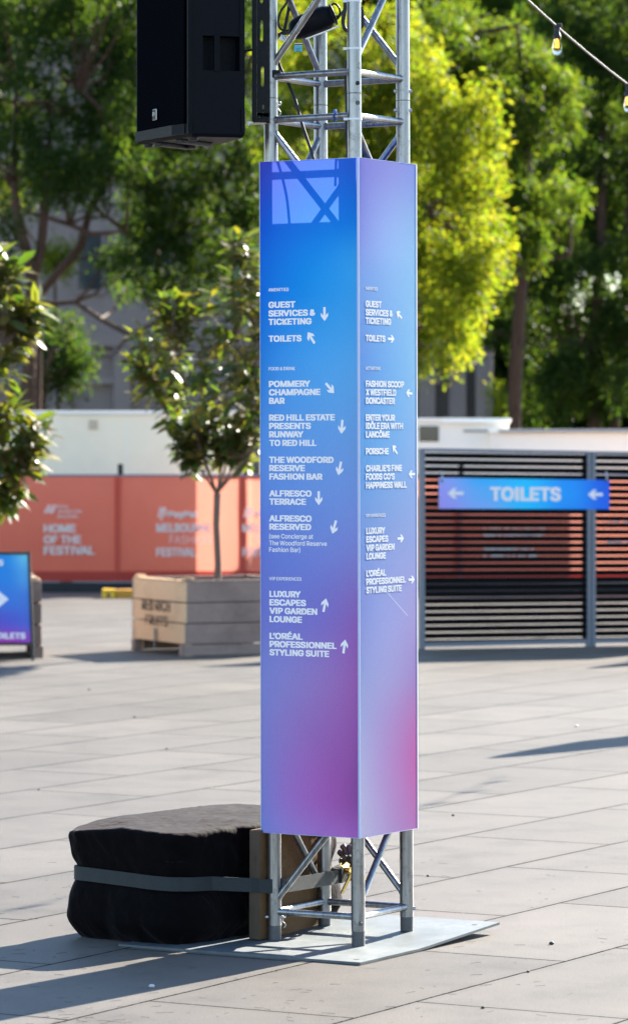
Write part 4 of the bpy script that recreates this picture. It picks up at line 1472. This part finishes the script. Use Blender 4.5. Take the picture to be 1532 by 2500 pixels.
def quad_print(name, q, ctrl, white, parent, gain=.8, mat=None):
    """printed sheet on four corners (bl, br, tr, tl); ctrl rows from top to bottom of 3 colours"""
    wl = srgb(*white)
    arr = np.array([[[c / w * gain for c, w in zip(srgb(*col), wl)] for col in r] for r in ctrl])
    nx = 24; nz = 24
    vs = []; cols = []; uvs = []; o0 = origin(parent)
    for i in range(nz + 1):
        f = i / nz * (arr.shape[0] - 1); k = min(arr.shape[0] - 2, int(f)); f -= k
        for j in range(nx + 1):
            s = j / nx * (arr.shape[1] - 1); h = min(arr.shape[1] - 2, int(s)); s -= h
            s = s * s * (3 - 2 * s); g = f * f * (3 - 2 * f)
            c = (arr[k][h] * (1 - s) + arr[k][h + 1] * s) * (1 - g) + (arr[k + 1][h] * (1 - s) + arr[k + 1][h + 1] * s) * g
            a_ = i / nz; b_ = j / nx
            p = (q[3] * (1 - b_) + q[2] * b_) * (1 - a_) + (q[0] * (1 - b_) + q[1] * b_) * a_
            vs.append(tuple(p - o0)); cols.append((c[0], c[1], c[2], 1)); uvs.append((b_, a_))
    n1 = nx + 1
    me = bpy.data.meshes.new(name)
    me.from_pydata(vs, [], [(i * n1 + j, (i + 1) * n1 + j, (i + 1) * n1 + j + 1, i * n1 + j + 1) for i in range(nz) for j in range(nx)])
    at = me.color_attributes.new('print', 'FLOAT_COLOR', 'POINT')
    at.data.foreach_set('color', np.array(cols).ravel())
    me.materials.append(mat or M['print'])
    o = bpy.data.objects.new(name, me); COL.objects.link(o); o.parent = parent
    return o
def mat_print():
    t = NT('printed_board')
    at = t.new('Attribute', _attribute_name='print')
    return t.done(t.principled(at.outputs[0], .4, 0, None, .4))
M['print'] = mat_print()
poster = quad_print('poster', corners, [[(0, 110, 215), (0, 120, 225), (0, 130, 225), (100, 190, 235)], [(0, 105, 215), (0, 110, 220), (10, 120, 220), (70, 150, 225)],
                                       [(20, 90, 210), (30, 105, 215), (40, 110, 215), (55, 110, 210)], [(110, 40, 175), (90, 60, 190), (70, 75, 200), (60, 90, 205)],
                                       [(180, 10, 160), (170, 20, 165), (160, 30, 170), (140, 50, 185)]], (205, 215, 242), sb, .9)
m = MB()
bq = [c_ + V(0, .012, 0) for c_ in corners]
m.add(bq, [(0, 1, 2, 3)]); m.build('board', M['sign_frame'], sb)
def sbt(s, x0, x1, y, cap):
    a_ = sbp(x0, y) - V(0, .004, 0); b_ = sbp(x1, y) - V(0, .004, 0)
    text_on('lettering', s, a_, V(1, 0, 0), V(0, .13, .99), (b_ - a_).length, cap, M['letter'], poster, .04)
sbt('TOILETS', -22, 63, 1559.5, .05)
sbt('S', -4, 9, 1381, .05)
arrow_on('arrow', sbp(-12, 1463) - V(0, .004, 0), V(1, 0, 0), V(0, .13, .99), 0, .23, M['letter'], poster)

# ------------------------------------------------------------------ red mesh fence
FY = 46.5
fz0, fz1 = zpix(1419, FY), zpix(1163, FY)
def banner(name, xa, xb, lab, texts, ph):
    o = thing(name, V((xa + xb) / 2 / F * FY - CX / F * FY, FY, 0), lab, 'fence', 'red mesh fence runs')
    nx = 60; nz = 10
    vs = []; 
    x0, x1 = (xa - CX) / F * FY, (xb - CX) / F * FY
    def surf(x, z):
        return FY + .012 * math.sin(x * 9 + ph) * (1 - .5 * (z - fz0) / (fz1 - fz0)) + .018 * noise.noise(Vector((x * 2.2, z * 1.5, ph)))
    m = MB()
    for i in range(nx + 1):
        for j in range(nz + 1):
            x = x0 + (x1 - x0) * i / nx; z = fz0 + (fz1 - fz0) * j / nz
            vs.append(V(x, surf(x, z), z))
    m.add(vs, [(i * (nz + 1) + j, (i + 1) * (nz + 1) + j, (i + 1) * (nz + 1) + j + 1, i * (nz + 1) + j + 1) for i in range(nx) for j in range(nz)], True)
    sheet = m.build('mesh_sheet', M['banner'], o)
    if sum(p.normal.y for p in sheet.data.polygons) > 0: sheet.data.flip_normals()   # printed side to the plaza
    m = MB(); m.tube([V(x0, FY + .035, fz1 + .005), V(x1, FY + .035, fz1 + .005)], .02, 10); m.build('top_rail', M['frame_grey'], o)
    m = MB(); m.tube([V(x0, FY + .035, fz0 - .03), V(x1, FY + .035, fz0 - .03)], .022, 10); m.build('bottom_rail', M['rail_grey'], o)
    for xx in ([x0 + .0] if x1 - x0 < 3 else [x0, (x0 + x1) / 2]):
        m = MB(); m.tube([V(xx, FY + .06, 0), V(xx, FY + .06, fz1 + .02)], .04, 12); po = m.build('post', M['frame_grey'], o)
        m = MB(); m.tube([V(xx, FY + .06, fz1 + .02), V(xx, FY + .06, fz1 + .15)], .032, 12); m.build('post_cap', M['kerb_rubber'], po)
    # hem strip
    m = MB()
    n = 40
    for i in range(n):
        xa_, xb_ = x0 + (x1 - x0) * i / n, x0 + (x1 - x0) * (i + 1) / n
        m.quad(V(xa_, surf(xa_, fz0) - .006, fz0), V(xb_, surf(xb_, fz0) - .006, fz0), V(xb_, surf(xb_, fz0 + .12) - .006, fz0 + .12), V(xa_, surf(xa_, fz0 + .12) - .006, fz0 + .12))
    m.build('hem', M['banner_hem'], o)
    m = MB()  # darker strip imitating the post that shows through the mesh
    xe = x1 - .065
    n = 12
    for i in range(n):
        za_, zb_ = fz0 + .125 + (fz1 - fz0 - .125) * i / n, fz0 + .125 + (fz1 - fz0 - .125) * (i + 1) / n
        m.quad(V(xe, surf(xe, za_) - .005, za_), V(x1, surf(x1, za_) - .005, za_), V(x1, surf(x1, zb_) - .005, zb_), V(xe, surf(xe, zb_) - .005, zb_))
    m.build('post_band', M['banner_post_band'], o)
    for (s, xa_, xb_, y, cap, bold) in texts:
        Yt = FY - .035
        a_ = px(xa_, y, Yt); b_ = px(xb_, y, Yt)
        text_on('lettering', s, a_, V(1, 0, 0), UP, b_.x - a_.x, cap / F * Yt, M['banner_ink'], sheet, bold)
    return o, sheet
M['banner_hem'] = mat_trans('dark_red_hem', (.55, .065, .04), .3)
M['banner_post_band'] = mat_trans('dark_red_post_band', (.70, .10, .06), .25)
q5 = lambda x: x * .4371
def ln(s, x0, x1, y, cap, bold=.04): return (s, q5(x0), q5(x1), 1140 + y * .4371, cap * .4371, bold)
T1 = [ln("HOME", 245, 425, 366, 46), ln("OF THE", 245, 455, 428, 46), ln("FESTIVAL", 245, 530, 490, 48),
      ln("ROYAL", 320, 385, 230, 16, .02), ln("EXHIBITION", 322, 455, 257, 16, .02), ln("BUILDING", 322, 435, 284, 16, .02)]
def mel(dx):
    return [ln("MELBOURNE", 873 + dx, 1180 + dx, 364, 48), ln("FASHION", 948 + dx, 1180 + dx, 430, 48, .0), ln("FESTIVAL", 873 + dx, 1097 + dx, 500, 48),
            ln("PayPal", 940 + dx, 1105 + dx, 282, 36, .05)]
bf1, sh1 = banner('mesh_fence', -260, 293, 'red mesh fence run with HOME OF THE FESTIVAL print', T1, 0.3)
bf0, sh0 = banner('mesh_fence', -1100, -260, 'plain red mesh fence run furthest left, beyond the edge of the photo', [], 5.1)
bf2, sh2 = banner('mesh_fence', 293.6, 598, 'red mesh fence run with MELBOURNE FASHION FESTIVAL print left of the sapling', mel(0), 1.7)
bf3, sh3 = banner('mesh_fence', 598.6, 1120, 'red mesh fence run mostly hidden behind the blue directory column', mel(480) + [ln("HOME", 1900, 2080, 366, 46)], 2.9)
bf4, sh4 = banner('mesh_fence', 1125, 1990, 'red mesh fence run seen through the dark slat screen',
                  [("MELBOURNE", 1180, 1330, 1312, 22, .04), ("FESTIVAL", 1180, 1310, 1360, 22, .04), ("HOME OF THE", 1480, 1700, 1290, 24, .04), ("FESTIVAL", 1480, 1640, 1335, 24, .04)], 4.2)
# slanted emblem marks beside the building name, and the double-P mark
def mark(parent, polys):
    m = MB()
    for poly in polys:
        m.add([px(q5(x), 1140 + y * .4371, FY - .035) for x, y in poly], [tuple(range(len(poly)))])
    m.build('emblem', M['banner_ink'], parent)
mark(sh1, [[(245, 258), (268, 212), (284, 212), (264, 258)], [(268, 258), (286, 216), (294, 216), (284, 258)], [(284, 258), (300, 212), (318, 212), (298, 262)]])
def pp(dx):
    return [[(880 + dx, 282), (892 + dx, 224), (904 + dx, 224), (893 + dx, 282)], [(900 + dx, 232), (922 + dx, 222), (930 + dx, 236), (922 + dx, 256), (897 + dx, 262)],
            [(893 + dx, 298), (903 + dx, 256), (912 + dx, 258), (906 + dx, 298)], [(908 + dx, 272), (924 + dx, 258), (934 + dx, 244), (936 + dx, 258), (928 + dx, 272), (910 + dx, 278)]]
mark(sh2, pp(0)); mark(sh3, pp(480))

# black barrier strip, its right end imitating ground shade, and the yellow foot blocks
bar_ = thing('barrier_shade_strip', V(-2.2, FY + .12, 0), 'low black barrier strip under the red mesh fence, standing in for shade at right', 'barrier')
m = MB(); m.box(V(-.6, FY - .32, .06), (11.0, .14, .115), None, .01); m.build('strip', M['kerb_rubber'], bar_)
m = MB()
for k in range(11): m.box(V(-5.6 + k * 1.05, FY - .32, .121), (.9, .06, .012)); 
m.build('coping', M['rail_grey'], bar_)
yb = thing('fence_foot', px(290, 1450, 44.4), 'yellow plastic fence foot block behind the stencilled planter', 'fence foot')
yb.location.z = 0
YB = 44.4
p_ = lambda x, y: px(x, y, YB)
m = MB()
xa, xb = p_(250, 1450).x, p_(283, 1450).x
for x0_, x1_ in ((xa, xa + .06), (xb - .06, xb)):
    m.box(V((x0_ + x1_) / 2, YB, .05), (.06, .24, .10), None, .012)
m.box(V((xa + xb) / 2, YB, .085), (xb - xa, .24, .04), None, .012)
m.build('block', M['yellow_plastic'], yb)
m = MB(); m.box(V((xb + p_(400, 1450).x) / 2 + .005, YB + .05, .05), (p_(400, 1450).x - xb, .3, .10), None, .012); m.build('long_block', simple('ochre_plastic', (.55, .25, .01), .5), yb)

# ------------------------------------------------------------------ slat screen with hanging toilets sign
SA = V((1028 - CX) / F * 33.4, 33.4, 0); SBp = V((1532 - CX) / F * 34.0, 34.0, 0)
SD = (SBp - SA).normalized(); SN = V(SD.y, -SD.x, 0)
def sfp(x, y, k=0.0): return onplane(x, y, SA + SN * k, SD)
def lerp(xa, ya, xb, yb_, x): return ya + (yb_ - ya) * (x - xa) / (xb - xa)
scr = thing('slat_screen', SA, 'charcoal horizontal slat screen with grey posts on the right', 'fence')
pxm = F / 33.6
def post(x0, x1, nm='post'):
    m = MB()
    xm = (x0 + x1) / 2
    t_ = sfp(xm, lerp(1022, 1094, 1532, 1103, xm)); b_ = sfp(xm, lerp(1022, 1586, 1532, 1577, xm))
    b_.z = 0
    m.bar(b_, t_, (x1 - x0) / pxm, .06, SN, .004)
    return m.build(nm, M['frame_grey'], scr)
post(1022, 1034.5); post(1429, 1438.5); post(1440.5, 1450.5); post(1850, 1870)
for (xa, xb) in ((1035, 1428.5), (1451, 1849)):
    m = MB()
    m.bar(sfp(xa, lerp(1022, 1098, 1532, 1107, xa), .002), sfp(xb, lerp(1022, 1098, 1532, 1107, xb), .002), .05, .030); m.build('top_rail', M['frame_grey'], scr)
    m = MB()
    m.bar(sfp(xa, lerp(1022, 1574, 1532, 1563, xa), .002), sfp(xb, lerp(1022, 1574, 1532, 1563, xb), .002), .05, .040); m.build('bottom_rail', M['frame_grey'], scr)
    m = MB()
    for k in range(-1, 27):
        gl_ = 1120 + 16.97 * k + 8.5; gr_ = 1125 + 16.55 * k + 8.3
        ya = lerp(1035, gl_, 1424, gr_, xa); yb_ = lerp(1035, gl_, 1424, gr_, xb)
        m.bar(sfp(xa + .3, ya), sfp(xb - .3, yb_), .046, 13.3 / pxm)
    m.build('slats', M['slat'], scr)
    m = MB()
    xi = xb - 4
    m.bar(sfp(xi, 1565, -.03), sfp(xi, 1110, -.03), 8 / pxm, .03, SN); m.build('stile', M['slat'], scr)

ts = thing('hanging_sign', sfp(1278, 1205, .05), 'long blue sign reading TOILETS with two left arrows hung on the slat screen', 'sign')
tq = [sfp(1071, 1242, .04), sfp(1486, 1243.5, .04), sfp(1486, 1172, .04), sfp(1071, 1166, .04)]
tb = quad_print('board_face', tq, [[(120, 140, 222), (40, 150, 228), (0, 165, 235), (0, 125, 228), (0, 75, 208)], [(130, 130, 220), (80, 150, 225), (0, 168, 236), (0, 130, 228), (0, 80, 212)], [(130, 125, 215), (100, 145, 222), (0, 162, 234), (0, 122, 226), (0, 82, 214)]], (205, 215, 242), ts, 1.15)
m = MB(); cen2 = sum(tq, V(0, 0, 0)) / 4
bq = [p - SN * .012 for p in tq]
m.add(bq, [(0, 1, 2, 3)])
for i in range(4):
    j = (i + 1) % 4
    m.quad(tq[i] - SN * .0015, tq[j] - SN * .0015, bq[j], bq[i])
m.build('backing', M['edge'], ts)
kx = 532 / 1510
def tpx(x, y): return sfp(1000 + x * kx, 1000 + y * kx, .0435)
a_, b_ = tpx(553, 632), tpx(1045, 634)
text_on('lettering', 'TOILETS', a_, (b_ - a_).normalized(), UP, (b_ - a_).length, 96 * kx / pxm, M['letter'], tb, .045)
for cx_, cy_, L_ in ((315, 580, 118), (1283, 588, 112)):
    arrow_on('arrow', tpx(cx_, cy_), SD, UP, 180, L_ * kx / pxm, M['letter'], tb)
for x in (222, 1360):
    m = MB(); m.tube([tpx(x, 425) - SN * .02, tpx(x + 2, 455), tpx(x, 490)], .006, 8); m.build('hook', M['steel'], ts)
    m = MB(); m.lathe(tpx(x, 492), [(.001, .004), (.012, .003), (.012, 0)], SN, 12); m.build('eyelet', M['ink'], ts)

# ------------------------------------------------------------------ site huts and caravans
def hut(name, x0, x1, Y, d, z1, lab, mat, vents=(), grp='white huts and vans behind the fence', cat='hut'):
    o = thing(name, V((x0 + x1) / 2, Y + d / 2, 0), lab, cat, grp)
    m = MB(); m.box(V((x0 + x1) / 2, Y + d / 2, (z1 - .05 + .25) / 2), (x1 - x0, d, z1 - .05 - .25), None, .01); w_ = m.build('wall', mat, o)
    m = MB(); m.box(V((x0 + x1) / 2, Y + d / 2, z1 - .025), (x1 - x0 + .06, d + .06, .05), None, .012); m.build('roof', M['van'], o)
    m = MB(); m.box(V((x0 + x1) / 2, Y + d / 2, .13), (x1 - x0 - .2, d - .2, .24)); m.build('chassis', M['kerb_rubber'], o)
    for xx in np.arange(x0 + 1.2, x1 - .3, 1.2):
        m = MB(); m.box(V(xx, Y - .002, (z1 + .2) / 2), (.012, .006, z1 - .36)); m.build('panel_joint', M['van'], w_)
    for (vx, vz, w, h) in vents:
        m = MB(); m.box(V(vx, Y - .006, vz), (w, .02, h), None, .003)
        for k in range(4): m.box(V(vx, Y - .018, vz - h * .35 + k * h * .23), (w * .85, .008, h * .08))
        m.build('vent', M['vent'], w_)
    return o, w_
h1, w1 = hut('site_hut', -9.5, -.80, 47.4, 2.4, 2.19, 'long cream site hut with small tan vents behind the red fence', M['hut'],
             [((228 - CX) / F * 47.4, zpix(1037, 47.4), .11, .12), ((86 - CX) / F * 47.4, zpix(1036, 47.4), .11, .12), (-5, 1.98, .11, .12)])
h2, w2 = hut('site_hut', -.72, .70, 51.4, 2.2, 2.0, 'white site trailer with dark lettering, mostly hidden by the directory column', M['van'])
text_on('lettering', 'HIRE', V((603 - CX) / F * 48.55, 48.585, zpix(1163, 48.55)), V(1, 0, 0), UP, .62, .17, M['ink'], w2, .03) if False else None
m = MB()
for k, (x, h) in enumerate(((606, 40), (616, 26), (622, 34), (630, 22))):
    m.box(px(x, 1160 - h / 2, 51.39), (.025, .012, h / F * 51.4))
m.build('dark_lettering', M['ink'], w2)
# caravan with a dark window and roof trim
h3, w3 = hut('caravan', 1.0, 2.43, 48.0, 2.0, zpix(1021, 48), 'white caravan with a dark front window above the slat screen', M['van'], (), 'white huts and vans behind the fence', 'caravan')
p1, p2 = px(1022, 1040, 47.99), px(1070, 1078, 47.99)
m = MB(); m.box(V((p1.x + p2.x) / 2, 47.992, (p1.z + p2.z) / 2), (p2.x - p1.x, .02, p1.z - p2.z), None, .004); m.build('window', M['glass'], w3)
m = MB(); m.box(px(1160, 1052, 47.99), (.30, .03, .035), None, .004); m.build('vent', M['rail_grey'], w3)
m = MB(); m.bar(px(1075, 1030, 47.96), px(1243, 1030, 47.96), .05, .05, (0, 0, 1), .01); m.build('awning_rail', M['van'], w3)
h4, w4 = hut('site_hut', 2.2, 3.92, 47.7, 2.2, zpix(1050, 47.7), 'low white site trailer with grey roof edge right of the caravan', M['van'])
m = MB(); m.bar(px(1216, 1052, 47.63), px(1536, 1052, 47.63), .05, .045, (0, 0, 1), .01); m.build('gutter', M['rail_grey'], w4)
h5, w5 = hut('site_hut', 4.0, 7.4, 50.6, 2.2, zpix(1056, 50.6), 'white flat roofed site trailer furthest right behind the slat screen', M['van'])

# parasols (closed) added unseen off to the right for the shadows they cast
for i, (b_, H_, lab) in enumerate((((3.66, 25.74), 2.55, 'unseen closed cream parasol added off to the right to cast the near shadow'),
                                   ((4.46, 33.88), 2.2, 'unseen closed cream parasol added beside the slat screen to cast a shadow'))):
    b_ = V(b_[0], b_[1], 0)
    o = thing('shadow_parasol', b_, lab, 'parasol', 'closed parasols')
    m = MB(); m.tube([b_, b_ + UP * H_], .02, 12); m.build('pole', M['rail_grey'], o)
    m = MB(); m.lathe(b_, [(.02, H_ - .02), (.07, H_ - .10), (.15, H_ - .4), (.22, H_ - .75), (.19, H_ - .95), (.23, H_ - 1.3), (.25, H_ - 1.6), (.12, H_ - 1.62)], UP, 14); m.build('canopy', M['parasol'], o)
    m = MB(); m.lathe(b_, [(.001, .09), (.22, .08), (.26, .03), (.26, 0)], UP, 20); m.build('base', M['rail_grey'], o)

# ------------------------------------------------------------------ exhibition building in the trees
BY = 76.0
bld = thing('exhibition_hall', V(-4, BY, 0), 'grey rendered hall with mouldings behind the trees', 'building')
m = MB(); m.box(V(-7.6, BY + 4, 4.9), (20.0, 8, 9.8)); m.build('wall', M['wall'], bld)
bz = lambda y: zpix(y, BY)
bx = lambda x: (x - CX) / F * BY
for (y, h, dpt) in ((395, .34, .35), (425, .12, .2), (830, .28, .28), (862, .10, .14), (930, .16, .2), (240, .3, .3)):
    m = MB(); m.box(V(-7.6, BY - dpt / 2 + .02, bz(y)), (20.2, dpt, h), None, .02); m.build('cornice', M['wall'], bld)
for x in (-60, 150, 300, 470, 1040, 1115, 1180):
    m = MB(); m.box(V(bx(x), BY - .12, bz(845) / 2), (.34, .26, bz(845) - .05), None, .02)
    m.build('pilaster', M['wall'], bld)
for x in (220, 385):
    m = MB(); m.box(V(bx(x), BY - .04, bz(640)), (.62, .12, 1.3), None, .02); f_ = m.build('window', M['wall'], bld)
    m = MB(); m.box(V(bx(x), BY - .105, bz(640)), (.46, .03, 1.1)); m.build('pane', M['glass'], f_)
for x in (1015, 1078, 1148):
    m = MB(); m.box(V(bx(x), BY - .04, bz(960)), (.30, .06, 1.7), None, .02); m.build('niche', simple('dark_niche', (.10, .09, .085), .8), bld)

# ------------------------------------------------------------------ trees
rng = np.random.default_rng(5)
def leaf_cloud(name, mat, parent, C, S, n_spray, n_leaf, size, droop=.6):
    """C: puff centres (k,3); S: puff radii; many small hanging leaf quads in sprays"""
    allv = []
    for c, r in zip(C, S):
        ns = max(6, int(n_spray * (r / .6) ** 2))
        d = rng.normal(size=(ns, 3)); d /= np.linalg.norm(d, axis=1)[:, None]
        rad = r * (.35 + .65 * rng.random(ns) ** .45)
        sc = c + d * rad[:, None] * np.array([1.0, 1.0, .9])
        lv = np.repeat(sc, n_leaf, axis=0)
        k = len(lv)
        off = rng.normal(size=(k, 3)) * np.array([.085, .085, .10])
        off[:, 2] -= np.abs(rng.normal(size=k)) * .10
        p = lv + off
        u = rng.normal(size=(k, 3)); u[:, 2] -= droop * 1.6; u += np.repeat(d, n_leaf, axis=0) * .5
        u /= np.linalg.norm(u, axis=1)[:, None]
        w = np.cross(u, rng.normal(size=(k, 3))); w /= np.linalg.norm(w, axis=1)[:, None] + 1e-9
        L = size * (.6 + .8 * rng.random(k))[:, None]
        wd = L * .34
        q = np.stack([p, p + u * L * .5 + w * wd * .5, p + u * L, p + u * L * .5 - w * wd * .5], axis=1)
        allv.append(q.reshape(-1, 3))
    v = np.concatenate(allv)
    o0 = origin(parent) if parent else Vector((0, 0, 0))
    v = v - np.array(o0[:])
    n = len(v) // 4
    me = bpy.data.meshes.new(name)
    me.vertices.add(len(v)); me.vertices.foreach_set('co', v.astype(np.float32).ravel())
    me.loops.add(len(v)); me.loops.foreach_set('vertex_index', np.arange(len(v), dtype=np.int32))
    me.polygons.add(n); me.polygons.foreach_set('loop_start', np.arange(0, len(v), 4, dtype=np.int32))
    me.update(calc_edges=True)
    me.materials.append(mat)
    o = bpy.data.objects.new(name, me); COL.objects.link(o); o.parent = parent
    return o

def tree(lab, Y, trunks, puffs, mat, n_spray=46, n_leaf=26, size=.17, bark='bark', name='pepper_tree', depth=1.3, fill=0):
    """trunks: list of ([(x,y)...], [radius px...]); puffs: (x, y, r) photo pixels at distance Y"""
    x0, y0 = trunks[0][0][0]
    base = px(x0, y0, Y); base.z = 0
    o = thing(name, base, lab, 'tree', 'tall trees behind the huts')
    m = MB()
    for pts, rad in trunks:
        P = [px(x, y, Y) for x, y in pts]
        if pts[0][1] > 990: P = [V(P[0].x, Y, 0)] + P; rad = [rad[0] * 1.15] + list(rad)
        P = [p + V(0, .12 * math.sin(i * 1.7), 0) for i, p in enumerate(P)]
        m.tube(P, [r / F * Y for r in rad], 10)
    # limbs reaching each puff
    allp = [px(x, y, Y) for t_ in trunks for x, y in t_[0][1:]]
    C = []; S_ = []
    for k, (x, y, r) in enumerate(puffs):
        c = px(x, y, Y); c.y += (rng.random() - .5) * 2 * depth
        C.append(np.array(c[:])); S_.append(r / F * Y)
        nb = min(allp, key=lambda q: (q - c).length + (0 if q.z < c.z else .6))
        mid = (nb + c) / 2 + V(0, 0, -.15)
        m.tube([nb, mid, c], [.028, .022, .010], 6)
    m.build('trunk', M[bark], o)
    leaf_cloud('crown', M[mat], o, C, S_, n_spray, n_leaf, size)
    return o

def scatter(x0, x1, y0, y1, n, rmin, rmax, keep=None):
    out = []
    tries = 0
    while len(out) < n and tries < n * 40:
        tries += 1
        x = x0 + (x1 - x0) * rng.random(); y = y0 + (y1 - y0) * rng.random(); r = rmin + (rmax - rmin) * rng.random()
        if keep and not keep(x, y): continue
        if any((x - a) ** 2 + (y - b) ** 2 < (.55 * (r + c)) ** 2 for a, b, c in out): continue
        out.append((x, y, r))
    return out

# bright yellow-green tree just right of the column
PB = [(900, 60, 75), (960, 40, 60), (1010, 130, 70), (930, 150, 80), (1045, 205, 60), (990, 230, 80), (1090, 260, 65), (1060, 330, 85), (1140, 330, 75), (1185, 330, 45), (1020, 330, 80),
      (1110, 420, 85), (1175, 420, 55), (1200, 470, 38), (1050, 470, 90), (1130, 520, 80), (1190, 560, 50), (1215, 600, 30), (1060, 580, 85), (1140, 620, 75), (1195, 650, 45), (1010, 560, 60),
      (1020, 680, 70), (1090, 700, 80), (1150, 720, 50), (1040, 790, 65), (1100, 790, 55), (1130, 820, 35), (1030, 860, 40), (1075, 870, 32), (1010, 770, 50), (1160, 240, 45),
      (860, 250, 80), (800, 150, 80), (740, 260, 80), (850, 370, 70), (700, 120, 80), (760, 30, 80), (690, 340, 60), (780, 370, 60), (930, 330, 80), (900, 480, 90), (800, 520, 90), (950, 620, 80), (900, 760, 70), (840, 650, 80)]
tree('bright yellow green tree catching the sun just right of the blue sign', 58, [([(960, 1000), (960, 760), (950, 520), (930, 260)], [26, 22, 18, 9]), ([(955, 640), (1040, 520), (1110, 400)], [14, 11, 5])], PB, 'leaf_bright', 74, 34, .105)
# mid green tree above and behind it
PM_ = [(1060, 60, 80), (1140, 40, 70), (1130, 130, 60), (1210, 90, 75), (1200, 180, 80), (1280, 140, 60), (1300, 220, 70), (1240, 260, 75), (1360, 200, 55), (1350, 280, 60), (1290, 320, 60), (1240, 370, 50),
       (1310, 400, 45), (1370, 360, 40), (1330, 470, 60), (1270, 480, 50), (1385, 480, 45), (1350, 540, 60), (1260, 560, 50), (1300, 610, 50), (1230, 690, 45), (1390, 560, 35), (1180, 290, 60)]
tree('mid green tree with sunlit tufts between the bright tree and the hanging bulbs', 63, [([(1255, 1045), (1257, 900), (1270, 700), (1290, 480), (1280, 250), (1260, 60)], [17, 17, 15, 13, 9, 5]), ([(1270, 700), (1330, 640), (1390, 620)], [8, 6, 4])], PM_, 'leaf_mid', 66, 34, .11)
# dark trees on the right
PD = scatter(1230, 1700, -60, 960, 62, 50, 85, lambda x, y: not (1425 < x < 1545 and 630 < y < 810) and not (x < 1300 and y > 780) and not (x < 1330 and y < 500))
PD += [(1460, 690, 20), (1500, 765, 22), (1525, 690, 18), (1480, 740, 15), (1210, 640, 45), (1190, 760, 55), (1240, 800, 55), (1300, 760, 55), (1160, 800, 35), (1360, 880, 50), (1420, 900, 55), (1300, 930, 40), (1500, 930, 50), (1350, 990, 40)]
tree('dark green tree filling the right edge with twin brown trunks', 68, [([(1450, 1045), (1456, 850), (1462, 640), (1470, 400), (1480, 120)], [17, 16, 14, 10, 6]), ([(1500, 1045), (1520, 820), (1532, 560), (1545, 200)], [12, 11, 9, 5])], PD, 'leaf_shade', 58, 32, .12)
# left trees
PL = scatter(-120, 330, -60, 430, 58, 40, 68, lambda x, y: not (155 < x < 235 and 125 < y < 220))
PL += [(40, 470, 50), (120, 430, 55), (200, 440, 45), (255, 390, 45), (20, 560, 40), (170, 470, 35), (230, 460, 30), (10, 640, 40)]
tree('dark tree with sunlit crown and forked red brown trunks at the left edge', 62, [([(66, 1000), (80, 677), (44, 524), (33, 437), (40, 200)], [17, 16, 13, 9, 5]), ([(79, 690), (100, 603), (115, 437), (130, 250)], [13, 12, 10, 4]),
      ([(66, 516), (166, 546), (227, 572), (306, 566)], [4, 6, 6, 3]), ([(149, 481), (175, 546), (212, 576)], [4, 5, 4]), ([(144, 181), (195, 215), (240, 262)], [4, 6, 5]),
      ([(20, 430), (45, 520), (60, 600)], [3, 5, 6]), ([(85, 640), (30, 560), (-20, 500)], [7, 5, 4])], PL, 'leaf_shade', 56, 32, .11)
PE = scatter(270, 660, -60, 560, 62, 42, 70, lambda x, y: not (x < 330 and y > 370))
PE += [(330, 640, 45), (400, 600, 60), (480, 620, 60), (560, 580, 60), (600, 640, 60), (320, 540, 40), (420, 520, 55), (540, 690, 50), (630, 520, 55), (370, 670, 40), (265, 610, 30), (300, 590, 35),
       (450, 680, 50), (400, 700, 40), (300, 690, 30), (280, 650, 25), (620, 720, 50)]
tree('dense dull green tree behind the speaker and the small planter tree', 64, [([(90, 1000), (96, 721), (197, 603), (218, 516), (288, 398), (330, 240)], [10, 11, 11, 9, 7, 4]), ([(184, 738), (245, 778), (315, 817), (390, 785)], [5, 6, 6, 4]),
      ([(96, 740), (140, 740), (184, 738)], [6, 6, 5]), ([(280, 865), (300, 835), (318, 818)], [3, 4, 5]), ([(175, 481), (245, 516), (306, 564), (350, 600)], [4, 5, 6, 4]), ([(240, 480), (270, 505), (262, 525), (228, 535)], [3, 4, 4, 3]),
      ([(420, 900), (371, 537), (341, 411), (330, 300)], [8, 7, 6, 4]), ([(620, 900), (607, 507), (590, 415), (570, 300)], [9, 7, 6, 4])], PE, 'leaf_shade', 58, 34, .105)
PY = [(135, 612, 30), (150, 640, 26), (115, 640, 26), (160, 600, 20), (110, 600, 20), (345, 566, 10), (20, 480, 16)]
tree('small sunlit yellow green bush between the forked trunks on the left', 70, [([(140, 1000), (136, 800), (135, 640)], [4, 4, 3])], PY, 'leaf_bright', 90, 30, .10, name='shrub', depth=.3)
PS = [(150, 850, 60), (110, 800, 50), (200, 860, 40), (170, 920, 45), (120, 900, 40), (90, 860, 40), (180, 790, 30), (60, 960, 40)]
tree('low dark bushy tree in front of the grey hall on the left', 66, [([(95, 1010), (110, 920), (130, 850)], [14, 11, 5])], PS, 'leaf_dark', 70, 34, .11)
PH = [(1215, 950, 22), (1220, 1010, 25), (1240, 980, 25), (1205, 1030, 16)]
tree('small sunlit shrub between the hall corner and a brown trunk', 72, [([(1220, 1030), (1218, 990)], [4, 3])], PH, 'leaf_bright', 90, 30, .10, name='shrub', depth=.3)
# far wood
C = []; S_ = []
for k in range(780):
    Y = 92 + rng.random() * 14
    x = (rng.random() - .5) * 46
    z = .5 + rng.random() * 15.5
    qx, qy = CX + x / Y * F, HY - (z - CAMZ) / Y * F
    if 1360 < qx < 1640 and 560 < qy < 860: continue
    C.append(np.array([x, Y, z])); S_.append(.9 + .6 * rng.random())
fw = leaf_cloud('far_wood', M['leaf_mid'], None, C, S_, 22, 22, .34)
tag(fw, 'far mass of green trees closing the view behind the hall', 'wood', kind='stuff')
